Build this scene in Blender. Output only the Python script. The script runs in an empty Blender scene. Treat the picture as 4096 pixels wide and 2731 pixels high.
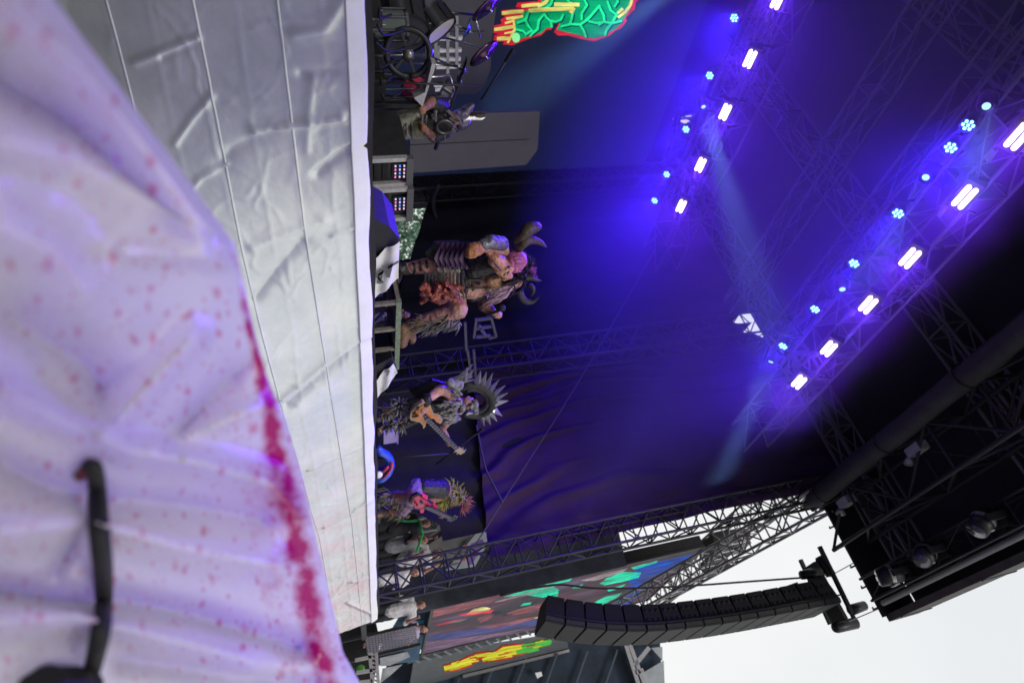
import bpy, bmesh, math, random
from mathutils import Vector, Matrix, Quaternion, noise
from mathutils.geometry import tessellate_polygon
random.seed(7)
STROBE_W, PAR_W, BEAM_W, HAZE_D = 1000.0, 1500.0, 4500.0, 0.018
sc = bpy.context.scene
COL = sc.collection
# ------------------------------------------------------------------ camera
# world: X along the stage front, Y upstage, Z up; the photograph was taken with the camera turned on its side
Zc = Vector((-1183, 9640, 2731)).normalized()
Xc = Vector((2034, -548, 2731)); Xc = (Xc - Zc*Xc.dot(Zc)).normalized()
Yc = -Zc.cross(Xc)
CAM = Vector((0, 0, 1.5)); FPX = 2731.0
RIGHT = Vector((Xc.x, Yc.x, Zc.x)); UP = Vector((Xc.y, Yc.y, Zc.y)); FWD = Vector((Xc.z, Yc.z, Zc.z))
cd = bpy.data.cameras.new('camera'); cam = bpy.data.objects.new('camera', cd); COL.objects.link(cam)
cd.lens = 24.0; cd.sensor_width = 36.0; cd.clip_start = 0.05; cd.clip_end = 900
cd.dof.use_dof = True; cd.dof.focus_distance = 7.0; cd.dof.aperture_fstop = 1.4
cx, cy, cz = UP, -RIGHT, -FWD
cam.matrix_world = Matrix(((cx.x, cy.x, cz.x, CAM.x), (cx.y, cy.y, cz.y, CAM.y), (cx.z, cy.z, cz.z, CAM.z), (0, 0, 0, 1)))
sc.camera = cam
def ray(x, y): return RIGHT*(y-1365.5) + UP*(x-2048.0) + FWD*FPX
def atY(x, y, Y): d = ray(x, y); return CAM + d*((Y-CAM.y)/d.y)
def atX(x, y, X): d = ray(x, y); return CAM + d*((X-CAM.x)/d.x)
def atZ(x, y, Z): d = ray(x, y); return CAM + d*((Z-CAM.z)/d.z)
def atD(x, y, D): return CAM + ray(x, y)*(D/FPX)
# ------------------------------------------------------------------ sky, sun, exposure
w = bpy.data.worlds.new('World'); sc.world = w; w.use_nodes = True
nt = w.node_tree; nt.nodes.clear()
N = nt.nodes.new; L = nt.links.new
wo = N('ShaderNodeOutputWorld'); bg = N('ShaderNodeBackground'); L(bg.outputs[0], wo.inputs[0])
sky = N('ShaderNodeTexSky'); sky.sky_type = 'NISHITA'; sky.sun_disc = False
sky.air_density = 1.0; sky.dust_density = 3.0
sk = N('ShaderNodeMix'); sk.data_type = 'RGBA'; sk.blend_type = 'MULTIPLY'; sk.inputs[0].default_value = 1
L(sky.outputs[0], sk.inputs[6]); sk.inputs[7].default_value = (0.10, 0.10, 0.10, 1)
tc = N('ShaderNodeTexCoord'); nz = N('ShaderNodeTexNoise'); nz.inputs['Scale'].default_value = 2.2; nz.inputs['Detail'].default_value = 4
L(tc.outputs['Generated'], nz.inputs['Vector'])
cr = N('ShaderNodeValToRGB'); cr.color_ramp.elements[0].position = 0.3; cr.color_ramp.elements[0].color = (0.86, 0.89, 0.91, 1)
cr.color_ramp.elements[1].position = 0.62; cr.color_ramp.elements[1].color = (0.985, 0.99, 0.985, 1)
L(nz.outputs['Fac'], cr.inputs[0])
mx = N('ShaderNodeMix'); mx.data_type = 'RGBA'; mx.inputs[0].default_value = 0.94
L(sk.outputs[2], mx.inputs[6]); L(cr.outputs[0], mx.inputs[7]); L(mx.outputs[2], bg.inputs[0]); bg.inputs[1].default_value = 1.0
sd = bpy.data.lights.new('sun', 'SUN'); sd.energy = 1.4; sd.angle = math.radians(14); sd.color = (1, 0.97, 0.93)
sun = bpy.data.objects.new('sun', sd); COL.objects.link(sun)
sdir = Vector((-0.60, -0.50, 0.60)).normalized()
sky.sun_elevation = math.asin(sdir.z); sky.sun_rotation = math.atan2(sdir.x, sdir.y)
sun.rotation_euler = sdir.to_track_quat('Z', 'Y').to_euler()
sc.view_settings.view_transform = 'Standard'; sc.view_settings.look = 'None'
sc.view_settings.exposure = 0.0; sc.view_settings.gamma = 1.0
try: sc.view_settings.use_curve_mapping = False
except Exception: pass
sc.cycles.use_denoising = True
try: sc.cycles.denoiser = 'OPENIMAGEDENOISE'
except Exception: pass
sc.cycles.max_bounces = 6; sc.cycles.diffuse_bounces = 3; sc.cycles.glossy_bounces = 3; sc.cycles.transmission_bounces = 4
sc.cycles.volume_bounces = 0; sc.cycles.transparent_max_bounces = 16
sc.cycles.use_light_tree = True; sc.cycles.sample_clamp_indirect = 4.0
sc.render.film_transparent = False

# ------------------------------------------------------------------ materials
MATS = {}
def mat(name, col, rough=0.6, metal=0.0, var=0.15, scale=8.0, bump=0.0, bscale=40.0, spec=0.4, emit=None, es=0.0, trans=0.0):
    if name in MATS: return MATS[name]
    m = bpy.data.materials.new(name); m.use_nodes = True; t = m.node_tree
    b = t.nodes['Principled BSDF']
    b.inputs['Roughness'].default_value = rough; b.inputs['Metallic'].default_value = metal
    b.inputs['Specular IOR Level'].default_value = spec
    c = t.nodes.new('ShaderNodeTexCoord'); n = t.nodes.new('ShaderNodeTexNoise')
    n.inputs['Scale'].default_value = scale; n.inputs['Detail'].default_value = 5; n.inputs['Roughness'].default_value = 0.6
    t.links.new(c.outputs['Object'], n.inputs['Vector'])
    r = t.nodes.new('ShaderNodeValToRGB')
    lo = [max(0, k*(1-var)) for k in col[:3]]; hi = [min(1, k*(1+var)) for k in col[:3]]
    r.color_ramp.elements[0].position = 0.32; r.color_ramp.elements[0].color = (*lo, 1)
    r.color_ramp.elements[1].position = 0.68; r.color_ramp.elements[1].color = (*hi, 1)
    t.links.new(n.outputs['Fac'], r.inputs[0]); t.links.new(r.outputs[0], b.inputs['Base Color'])
    if bump:
        n2 = t.nodes.new('ShaderNodeTexNoise'); n2.inputs['Scale'].default_value = bscale; n2.inputs['Detail'].default_value = 4
        t.links.new(c.outputs['Object'], n2.inputs['Vector'])
        bp = t.nodes.new('ShaderNodeBump'); bp.inputs['Strength'].default_value = bump; bp.inputs['Distance'].default_value = 0.02
        t.links.new(n2.outputs['Fac'], bp.inputs['Height']); t.links.new(bp.outputs[0], b.inputs['Normal'])
    if emit:
        b.inputs['Emission Color'].default_value = (*emit, 1); b.inputs['Emission Strength'].default_value = es
    MATS[name] = m; return m
def emi(name, col, s, streak=0.0):
    if name in MATS: return MATS[name]
    m = bpy.data.materials.new(name); m.use_nodes = True; t = m.node_tree; t.nodes.clear()
    o = t.nodes.new('ShaderNodeOutputMaterial'); e = t.nodes.new('ShaderNodeEmission')
    e.inputs[0].default_value = (*col, 1); e.inputs[1].default_value = s
    if streak:
        c = t.nodes.new('ShaderNodeTexCoord'); mp = t.nodes.new('ShaderNodeMapping'); mp.inputs['Scale'].default_value = (2.2, 2.2, 0.55); mp.inputs['Rotation'].default_value = (0, 0.3, 0)
        n = t.nodes.new('ShaderNodeTexNoise'); n.inputs['Scale'].default_value = streak; n.inputs['Detail'].default_value = 6; n.inputs['Roughness'].default_value = 0.7
        r = t.nodes.new('ShaderNodeMapRange'); r.inputs[1].default_value = 0.3; r.inputs[2].default_value = 0.7; r.inputs[3].default_value = 0.35*s; r.inputs[4].default_value = 1.35*s
        t.links.new(c.outputs['Object'], mp.inputs[0]); t.links.new(mp.outputs[0], n.inputs['Vector']); t.links.new(n.outputs['Fac'], r.inputs[0]); t.links.new(r.outputs[0], e.inputs[1])
    if streak > 1.55:      # video picture: soft broken edges
        tr = t.nodes.new('ShaderNodeBsdfTransparent'); ms = t.nodes.new('ShaderNodeMixShader')
        r2 = t.nodes.new('ShaderNodeMapRange'); r2.inputs[1].default_value = 0.34; r2.inputs[2].default_value = 0.60
        n2 = t.nodes.new('ShaderNodeTexNoise'); n2.inputs['Scale'].default_value = 3.4; n2.inputs['Detail'].default_value = 7; n2.inputs['Roughness'].default_value = 0.75
        t.links.new(mp.outputs[0], n2.inputs['Vector']); t.links.new(n2.outputs['Fac'], r2.inputs[0]); t.links.new(r2.outputs[0], ms.inputs[0])
        t.links.new(tr.outputs[0], ms.inputs[1]); t.links.new(e.outputs[0], ms.inputs[2]); t.links.new(ms.outputs[0], o.inputs[0])
    else: t.links.new(e.outputs[0], o.inputs[0])
    MATS[name] = m; return m

# ------------------------------------------------------------------ mesh helpers
class MB:
    def __init__(s): s.v = []; s.f = []
    def add(s, vs, fs):
        k = len(s.v); s.v += [Vector(p) for p in vs]; s.f += [[i+k for i in f] for f in fs]; return s
    def box(s, c, size, rot=None):
        c = Vector(c); hx, hy, hz = [k/2 for k in size]
        vs = [Vector((x, y, z)) for z in (-hz, hz) for y in (-hy, hy) for x in (-hx, hx)]
        if rot is not None: vs = [rot @ p for p in vs]
        return s.add([c+p for p in vs], [(0,2,3,1),(4,5,7,6),(0,1,5,4),(2,6,7,3),(0,4,6,2),(1,3,7,5)])
    def bar(s, a, b, w, h=None, up=(0,0,1)):
        a = Vector(a); b = Vector(b); h = h or w; d = (b-a); l = d.length; d.normalize()
        u = Vector(up)
        if abs(d.dot(u)) > 0.98: u = Vector((0,1,0))
        x = d.cross(u).normalized(); y = x.cross(d)
        vs = [p + x*sx*w/2 + y*sy*h/2 for p in (a, b) for sx, sy in ((-1,-1),(1,-1),(1,1),(-1,1))]
        return s.add(vs, [(0,3,2,1),(4,5,6,7),(0,1,5,4),(1,2,6,5),(2,3,7,6),(3,0,4,7)])
    def tube(s, pts, rad, n=8, cap=True):
        pts = [Vector(p) for p in pts]
        if not hasattr(rad, '__len__'): rad = [rad]*len(pts)
        k = len(s.v); prev = None
        for i, p in enumerate(pts):
            d = (pts[min(i+1, len(pts)-1)] - pts[max(i-1, 0)])
            if d.length < 1e-9: d = Vector((0,0,1))
            d.normalize()
            if prev is None:
                u = Vector((0,0,1)) if abs(d.z) < 0.9 else Vector((1,0,0)); x = d.cross(u).normalized()
            else: x = (prev - d*prev.dot(d)).normalized()
            prev = x; y = d.cross(x)
            for j in range(n):
                a = 2*math.pi*j/n; s.v.append(p + (x*math.cos(a)+y*math.sin(a))*rad[i])
        for i in range(len(pts)-1):
            for j in range(n):
                a = k+i*n+j; b = k+i*n+(j+1) % n; s.f.append([a, b, b+n, a+n])
        if cap:
            s.f.append([k+j for j in range(n)][::-1]); s.f.append([k+(len(pts)-1)*n+j for j in range(n)])
        return s
    def ell(s, c, r, rot=None, nu=12, nv=8):
        c = Vector(c)
        if not hasattr(r, '__len__'): r = (r, r, r)
        k = len(s.v); 
        for i in range(nv+1):
            th = math.pi*i/nv
            for j in range(nu):
                a = 2*math.pi*j/nu
                p = Vector((r[0]*math.sin(th)*math.cos(a), r[1]*math.sin(th)*math.sin(a), r[2]*math.cos(th)))
                s.v.append(c + (rot @ p if rot is not None else p))
        for i in range(nv):
            for j in range(nu):
                a = k+i*nu+j; b = k+i*nu+(j+1) % nu; s.f.append([a, a+nu, b+nu, b])
        return s
    def cap(s, a, b, ra, rb, n=10):
        a = Vector(a); b = Vector(b); d = b-a; l = d.length
        if l < 1e-6: return s.ell(a, ra)
        d.normalize(); pts = []; rs = []
        for t in (-1, -0.92, -0.7, -0.35, 0): pts.append(a + d*ra*t); rs.append(ra*math.sqrt(max(0.0004, 1-t*t)))
        for t in (0, 0.35, 0.7, 0.92, 1): pts.append(b + d*rb*t); rs.append(rb*math.sqrt(max(0.0004, 1-t*t)))
        return s.tube(pts, rs, n)
    def poly(s, pts):
        pts = [Vector(p) for p in pts]; k = len(s.v); s.v += pts
        for t in tessellate_polygon([pts]): s.f.append([k+i for i in t])
        return s
    def slab(s, pts, off):
        """closed plate: polygon pts and the same moved by off"""
        pts = [Vector(p) for p in pts]; off = Vector(off); n = len(pts); k = len(s.v)
        s.v += pts + [p+off for p in pts]
        for t in tessellate_polygon([pts]):
            s.f.append([k+i for i in t]); s.f.append([k+n+i for i in t][::-1])
        for i in range(n): j = (i+1) % n; s.f.append([k+i, k+j, k+n+j, k+n+i])
        return s
    def mesh(s, name, smooth=False):
        me = bpy.data.meshes.new(name); me.from_pydata([tuple(p) for p in s.v], [], s.f); me.validate(); me.update()
        bm = bmesh.new(); bm.from_mesh(me); bmesh.ops.recalc_face_normals(bm, faces=bm.faces); bm.to_mesh(me); bm.free()
        if smooth:
            for p in me.polygons: p.use_smooth = True
        return me
    def build(s, name, m, parent=None, smooth=False):
        return link(name, s.mesh(name, smooth), m, parent)
def link(name, me, m, parent=None):
    if m and not me.materials: me.materials.append(m)
    o = bpy.data.objects.new(name, me); COL.objects.link(o)
    if parent is not None:
        o.parent = parent; r = parent
        off = Vector(r.location)
        while r.parent is not None: r = r.parent; off = Vector(r.location) if r.type == 'EMPTY' else off
        o.matrix_parent_inverse = Matrix.Translation(-ROOTLOC.get(parent.name, Vector()))
    return o
ROOTLOC = {}
def tag(o, label=None, cat=None, group=None, kind=None):
    if label: o['label'] = label
    if cat: o['category'] = cat
    if group: o['group'] = group
    if kind: o['kind'] = kind
    return o
def thing(name, label, cat, loc=(0,0,0), group=None):
    o = bpy.data.objects.new(name, None); COL.objects.link(o); o.location = loc; o.empty_display_size = 0.1
    ROOTLOC[o.name] = Vector(loc)
    return tag(o, label, cat, group)
def copy_tree(o, parent=None):
    c = o.copy(); COL.objects.link(c); c.parent = parent
    if parent is not None: c.matrix_parent_inverse = o.matrix_parent_inverse.copy()
    for ch in list(o.children): copy_tree(ch, c)
    return c
UNIT = None
def rod(name, a, b, r, m, parent, n=6):
    """a round bar that shares one unit cylinder mesh per material"""
    key = 'rod_'+m.name
    if key not in MATS:
        mb = MB().tube([(0,0,0),(0,0,1)], 1.0, n); me = mb.mesh(key, True); me.materials.append(m); MATS[key] = me
    a = Vector(a); b = Vector(b); d = b-a
    o = bpy.data.objects.new(name, MATS[key]); COL.objects.link(o)
    o.location = a; o.rotation_mode = 'QUATERNION'; o.rotation_quaternion = d.to_track_quat('Z', 'Y'); o.scale = (r, r, d.length)
    if parent is not None:
        o.parent = parent; o.matrix_parent_inverse = Matrix.Translation(-ROOTLOC.get(parent.name, Vector()))
    return o
def blob(name, caps, m, parent, voxel=0.014, smooth=3, rough=0.009):
    """one continuous body: overlapping tapered limbs fused by a voxel remesh"""
    mb = MB()
    for c in caps:
        if c[0] == 'e': mb.ell(*c[1:])
        else: mb.cap(*c)
    me = mb.mesh('tmp'); o = bpy.data.objects.new('tmp', me); COL.objects.link(o)
    md = o.modifiers.new('r', 'REMESH'); md.mode = 'VOXEL'; md.voxel_size = voxel
    ms = o.modifiers.new('s', 'SMOOTH'); ms.iterations = smooth; ms.factor = 0.5
    dg = bpy.context.evaluated_depsgraph_get(); out = bpy.data.meshes.new_from_object(o.evaluated_get(dg))
    bpy.data.objects.remove(o); bpy.data.meshes.remove(me)
    if rough:
        nn = [Vector(v.normal) for v in out.vertices]
        for v, q in zip(out.vertices, nn):
            c = Vector(v.co); v.co = c + q*rough*(noise.noise(c*16)+0.7*noise.noise(c*37))
    for p in out.polygons: p.use_smooth = True
    out.name = name
    return link(name, out, m, parent)
def truss(name, label, p0, p1, w, h, n, m, group=None, rc=0.025, rb=0.014, side=None, cat='truss'):
    p0 = Vector(p0); p1 = Vector(p1); root = thing(name, label, cat, p0, group)
    d = (p1-p0).normalized(); s = Vector(side) if side else (Vector((0,0,1)) if abs(d.z) < 0.9 else Vector((1,0,0)))
    x = d.cross(s).normalized(); y = x.cross(d).normalized()
    cs = [x*sx*w/2 + y*sy*h/2 for sx, sy in ((-1,-1),(1,-1),(1,1),(-1,1))]
    for c in cs: rod('chord', p0+c, p1+c, rc, m, root, 8)
    for i in range(n):
        a = p0.lerp(p1, i/n); b = p0.lerp(p1, (i+1)/n)
        for k in range(4):
            c0, c1 = cs[k], cs[(k+1) % 4]
            if i % 2: rod('brace', a+c0, b+c1, rb, m, root)
            else: rod('brace', a+c1, b+c0, rb, m, root)
            if i: rod('batten', a+c0, a+c1, rb, m, root)
    return root
# ------------------------------------------------------------------ base materials
M_black = mat('black_metal', (0.018, 0.018, 0.02), 0.45, 0.3, 0.3, 12)
M_alu = mat('aluminium', (0.30, 0.29, 0.30), 0.42, 0.7, 0.2, 20)
M_dark_alu = mat('dark_truss', (0.032, 0.030, 0.036), 0.5, 0.4, 0.3, 15)
M_roof_truss = mat('roof_truss_lit', (0.15, 0.145, 0.16), 0.5, 0.4, 0.3, 15)  # lighter copy of the dark truss, lamp light put into its colour
M_drape = mat('black_drape', (0.014, 0.012, 0.022), 0.95, 0, 0.25, 3, 0.25, 30)
M_roof = mat('roof_skin', (0.018, 0.018, 0.022), 0.9, 0, 0.3, 1.5, 0.2, 6)
M_deck = mat('stage_deck', (0.03, 0.03, 0.032), 0.55, 0, 0.3, 6)
M_ground = mat('ground_gravel', (0.13, 0.12, 0.11), 0.95, 0, 0.4, 1.2, 0.6, 30)
M_white = mat('white_cloth', (0.72, 0.70, 0.72), 0.8, 0, 0.1, 5, 0.3, 12)
M_grey = mat('grey_panel', (0.16, 0.15, 0.155), 0.85, 0, 0.08, 1.5)
M_rubber = mat('black_rubber', (0.006, 0.006, 0.007), 0.75, 0, 0.3, 10)
# ------------------------------------------------------------------ ground and stage
g = MB().add([(-400,-400,0),(400,-400,0),(400,400,0),(-400,400,0)], [(0,1,2,3)]).build('ground', M_ground)
tag(g, 'grey gravel ground round the stage', 'ground', kind='structure')
deck = MB().box((3.0, 9.6, 1.90), (22.0, 10.9, 0.2)).build('stage_floor', M_deck)
tag(deck, 'black stage deck the band stands on', 'stage floor', kind='structure')

# ------------------------------------------------------------------ crease helper (folds given as polylines)
def seg_d(p, a, b):
    ax, ay = a; bx, by = b; dx, dy = bx-ax, by-ay; t = max(0, min(1, ((p[0]-ax)*dx+(p[1]-ay)*dy)/(dx*dx+dy*dy+1e-9)))
    return math.hypot(p[0]-ax-dx*t, p[1]-ay-dy*t), t
def crease(p, folds):
    s = 0.0
    for pts, amp, wid in folds:
        d = min(seg_d(p, pts[i], pts[i+1])[0] for i in range(len(pts)-1))
        if d < wid*3: s += amp*(0.55*math.exp(-(d/wid)**2) + 0.45*math.exp(-d/(wid*0.35)))
    return s
def fbm(x, y, z, o=4):
    return noise.fractal(Vector((x, y, z)), 1.0, 2.0, o)

# ------------------------------------------------------------------ silver tarpaulin hung along the stage front
def tarp_material():
    m = bpy.data.materials.new('silver_tarpaulin'); m.use_nodes = True; t = m.node_tree; b = t.nodes['Principled BSDF']
    n = t.nodes.new; l = t.links.new
    c = n('ShaderNodeTexCoord')
    a = n('ShaderNodeTexNoise'); a.inputs['Scale'].default_value = 1.3; a.inputs['Detail'].default_value = 6; a.inputs['Roughness'].default_value = 0.65
    l(c.outputs['Object'], a.inputs['Vector'])
    r = n('ShaderNodeValToRGB'); r.color_ramp.elements[0].position = 0.3; r.color_ramp.elements[0].color = (0.58, 0.63, 0.64, 1)
    r.color_ramp.elements[1].position = 0.65; r.color_ramp.elements[1].color = (0.80, 0.82, 0.805, 1); l(a.outputs['Fac'], r.inputs[0])
    # pink mist dried on the far end
    sx = n('ShaderNodeSeparateXYZ'); l(c.outputs['Object'], sx.inputs[0])
    mr = n('ShaderNodeMapRange'); mr.inputs[1].default_value = 6.5; mr.inputs[2].default_value = 12.0; l(sx.outputs[0], mr.inputs[0])
    p = n('ShaderNodeTexNoise'); p.inputs['Scale'].default_value = 2.0; p.inputs['Detail'].default_value = 8; p.inputs['Roughness'].default_value = 0.75
    l(c.outputs['Object'], p.inputs['Vector'])
    pr = n('ShaderNodeMapRange'); pr.inputs[1].default_value = 0.42; pr.inputs[2].default_value = 0.62; l(p.outputs['Fac'], pr.inputs[0])
    mu = n('ShaderNodeMath'); mu.operation = 'MULTIPLY'; l(mr.outputs[0], mu.inputs[0]); l(pr.outputs[0], mu.inputs[1])
    mu2 = n('ShaderNodeMath'); mu2.operation = 'MULTIPLY'; l(mu.outputs[0], mu2.inputs[0]); mu2.inputs[1].default_value = 0.75
    mx = n('ShaderNodeMix'); mx.data_type = 'RGBA'; l(mu2.outputs[0], mx.inputs[0]); l(r.outputs[0], mx.inputs[6]); mx.inputs[7].default_value = (0.80, 0.52, 0.56, 1)
    l(mx.outputs[2], b.inputs['Base Color'])
    b.inputs['Metallic'].default_value = 0.45; b.inputs['Roughness'].default_value = 0.38
    # woven wrinkles
    w1 = n('ShaderNodeTexNoise'); w1.inputs['Scale'].default_value = 4; w1.inputs['Detail'].default_value = 5; w1.inputs['Distortion'].default_value = 0.5
    w2 = n('ShaderNodeTexVoronoi'); w2.feature = 'DISTANCE_TO_EDGE'; w2.inputs['Scale'].default_value = 3.2
    l(c.outputs['Object'], w1.inputs['Vector']); l(c.outputs['Object'], w2.inputs['Vector'])
    wv = n('ShaderNodeTexNoise'); wv.inputs['Scale'].default_value = 2.5; wv.inputs['Detail'].default_value = 3; l(c.outputs['Object'], wv.inputs['Vector'])
    vs = n('ShaderNodeVectorMath'); vs.operation = 'MULTIPLY_ADD'; vs.inputs[1].default_value = (0.35, 0.35, 0.35); l(wv.outputs['Color'], vs.inputs[0]); l(c.outputs['Object'], vs.inputs[2])
    l(vs.outputs[0], w2.inputs['Vector'])
    w3 = n('ShaderNodeTexVoronoi'); w3.feature = 'F1'; w3.inputs['Scale'].default_value = 9; w3.inputs['Randomness'].default_value = 1.0; l(vs.outputs[0], w3.inputs['Vector'])
    a0 = n('ShaderNodeMath'); a0.operation = 'MULTIPLY_ADD'; l(w3.outputs['Distance'], a0.inputs[0]); a0.inputs[1].default_value = 0.35; l(w1.outputs['Fac'], a0.inputs[2])
    ad = n('ShaderNodeMath'); ad.operation = 'MULTIPLY_ADD'; l(w2.outputs['Distance'], ad.inputs[0]); ad.inputs[1].default_value = 1.1; l(a0.outputs[0], ad.inputs[2])
    bp = n('ShaderNodeBump'); bp.inputs['Strength'].default_value = 0.22; bp.inputs['Distance'].default_value = 0.02
    l(ad.outputs[0], bp.inputs['Height']); l(bp.outputs[0], b.inputs['Normal'])
    return m
M_tarp = tarp_material()
M_hem = mat('white_hem', (0.84, 0.84, 0.84), 0.45, 0.0, 0.05, 4, 0.2, 9)
EDGE_Y, EDGE_Z, TX0, TX1 = 4.02, 2.0, 0.2, 13.6
def TP(x, y):
    p = atY(x, y, EDGE_Y); return (p.x, p.z)
TF = []
for pts, a, wd in [
    ([(1371,475),(1200,520),(1020,565)], 0.050, 0.045), ([(1454,574),(1360,630),(1269,708)], -0.045, 0.035),
    ([(1492,1340),(1314,1429),(1135,1538)], -0.075, 0.075), ([(1480,1330),(1300,1400),(1120,1500)], 0.05, 0.06),
    ([(791,255),(660,320),(523,383)], 0.030, 0.022), ([(780,275),(640,350)], -0.02, 0.02),
    ([(638,38),(520,80),(408,140)], 0.03, 0.025), ([(848,459),(770,540),(695,638)], 0.03, 0.022), ([(905,690),(800,740),(740,800)], 0.028, 0.02),
    ([(1014,1136),(1120,1030),(1200,960)], -0.04, 0.06), ([(1430,1780),(1300,1800),(1230,1815)], 0.03, 0.03),
    ([(1490,1980),(1400,2030),(1300,2060)], 0.04, 0.05), ([(1480,2230),(1400,2240)], 0.04, 0.06), ([(1480,2340),(1380,2300)], 0.04, 0.05),
    ([(1380,0),(1300,140),(1180,180)], 0.03, 0.05), ([(1340,300),(1210,330)], -0.03, 0.04), ([(1300,880),(1100,930),(1010,960)], 0.03, 0.05),
    ([(1470,900),(1330,940)], 0.025, 0.03), ([(1090,560),(930,640),(880,700)], -0.025, 0.05), ([(1260,330),(1240,460),(1230,620)], 0.02, 0.04)]:
    TF.append(([TP(*q) for q in pts], a, wd))
TCR = [(0.5, 1.3, 1.7), (-0.6, 4.1, 1.4), (0.85, 7.7, 2.3), (0.25, 2.9, 2.6), (-0.35, 5.9, 2.9), (0.7, 8.8, 3.1)]
def tarp_pt(x, z):
    t = (EDGE_Z - z)/2.0                                    # 0 at the rim, 1 at the ground
    k = max(0.0, min(1.0, (x-2.2)/3.0)); k = k*k*(3-2*k)
    y = EDGE_Y - 0.16*max(0, x-10) + 0.62*t*(1-k) - 0.55*k*t*(1-0.5*max(0, min(1, (x-9)/3)))                    # shape tuned for shade: far half flares to brighten, near half leans to darken
    y -= 0.02*math.sin(x*2.1+z*1.3) + 0.022*fbm(x*0.7, z*0.9, 3.1, 2)
    y -= crease((x, z), TF)*0.9
    fx = x + 0.05*fbm(x*0.9, z*0.9, 6.0); dd = abs((fx/0.66) % 1.0 - 0.5)*0.66; y -= 0.007*math.exp(-dd/0.016)*(0.4+0.6*math.sin(math.floor(fx/0.66)*2.3)**2)
    fz = z + 0.04*fbm(x*0.7, z, 2.5); dd = abs((fz/0.245+0.35) % 1.0 - 0.5)*0.245; y -= 0.004*math.exp(-dd/0.012)
    for a_, f_, w_ in TCR:
        q = a_*x + (1-abs(a_))*z*1.3 + 0.35*fbm(x*0.8+f_, z*0.8, f_)
        d_ = abs((q*w_) % 1.0 - 0.5); y -= 0.010*max(0, 1-d_*16)*max(0, fbm(x*1.7+f_*3, z*1.7, 2.2)+0.15)
    return Vector((x, y, z))
tarp = thing('stage_skirt', 'long creased silver white tarpaulin hung down the whole stage front', 'tarpaulin', (8, 4, 0))
nx, nzv = 640, 110
mb = MB()
for i in range(nx+1):
    x = TX0 + (TX1-TX0)*(i/nx)**1.25
    for j in range(nzv+1):
        mb.v.append(tarp_pt(x, 1.90 - 1.88*j/nzv))
for i in range(nx):
    for j in range(nzv):
        a = i*(nzv+1)+j; mb.f.append([a, a+1, a+nzv+2, a+nzv+1])
mb.build('tarpaulin_sheet', M_tarp, tarp, True)
def seam_z(z0, x): return z0 + 0.16*max(0, min(1, (x-4)/6))
for z0 in (1.50, 1.02, 0.52):                               # welded lap seams that run the length of the sheet
    mb = MB(); n = 220
    for i in range(n+1):
        x = TX0+0.02 + (TX1-TX0-0.04)*(i/n)**1.25
        zz = seam_z(z0, x)
        for dz, dy in ((0.011, 0.001), (0.007, -0.003), (-0.005, -0.004), (-0.009, 0.001)):
            p = tarp_pt(x, zz+dz); p.y += dy-0.003; mb.v.append(p)
    for i in range(n):
        for j in range(3): a = i*4+j; mb.f.append([a, a+1, a+5, a+4])
    mb.build('seam', M_tarp, tarp, True)
# bright rolled hem along the rim and the black stage lip behind it
mb = MB(); n = 240; prof = [(-0.006, 1.880), (-0.032, 1.884), (-0.030, 1.892), (0.006, 1.985), (0.014, 2.004), (0.05, 2.008)]
for i in range(n+1):
    x = TX0 + (TX1-TX0)*(i/n)**1.25
    base = tarp_pt(x, 1.90).y
    wv = 0.012*fbm(x*1.3, 0, 5) + 0.006*math.sin(x*5.3)
    for dy, z in prof: mb.v.append(Vector((x, base+dy, z+wv*(z-1.86)*7-0.016*max(0, x-10))))
k = len(prof)
for i in range(n):
    for j in range(k-1): a = i*k+j; mb.f.append([a, a+1, a+k+1, a+k])
mb.build('hem', M_hem, tarp, True)
M_lip = mat('black_lip', (0.022, 0.020, 0.026), 0.8, 0, 0.3, 5)
mb = MB(); n = 200
for i in range(n+1):
    x = TX0-1 + (TX1-TX0+0.9)*i/n
    h = 2.045 + 0.018*fbm(x*1.1, 2, 0) + 0.01*math.sin(x*3.1)
    e = 0.16*max(0, x-10)
    for y, z in ((4.06-e, 1.90), (4.06-e, h-e*0.1), (4.20, h+0.005-e*0.1), (4.20, 1.90)): mb.v.append(Vector((x, y, z)))
for i in range(n):
    for j in range(3): a = i*4+j; mb.f.append([a, a+1, a+5, a+4])
lip = mb.build('stage_lip', M_lip); tag(lip, 'narrow black cloth lip along the stage edge above the tarpaulin', 'stage edge')

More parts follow.
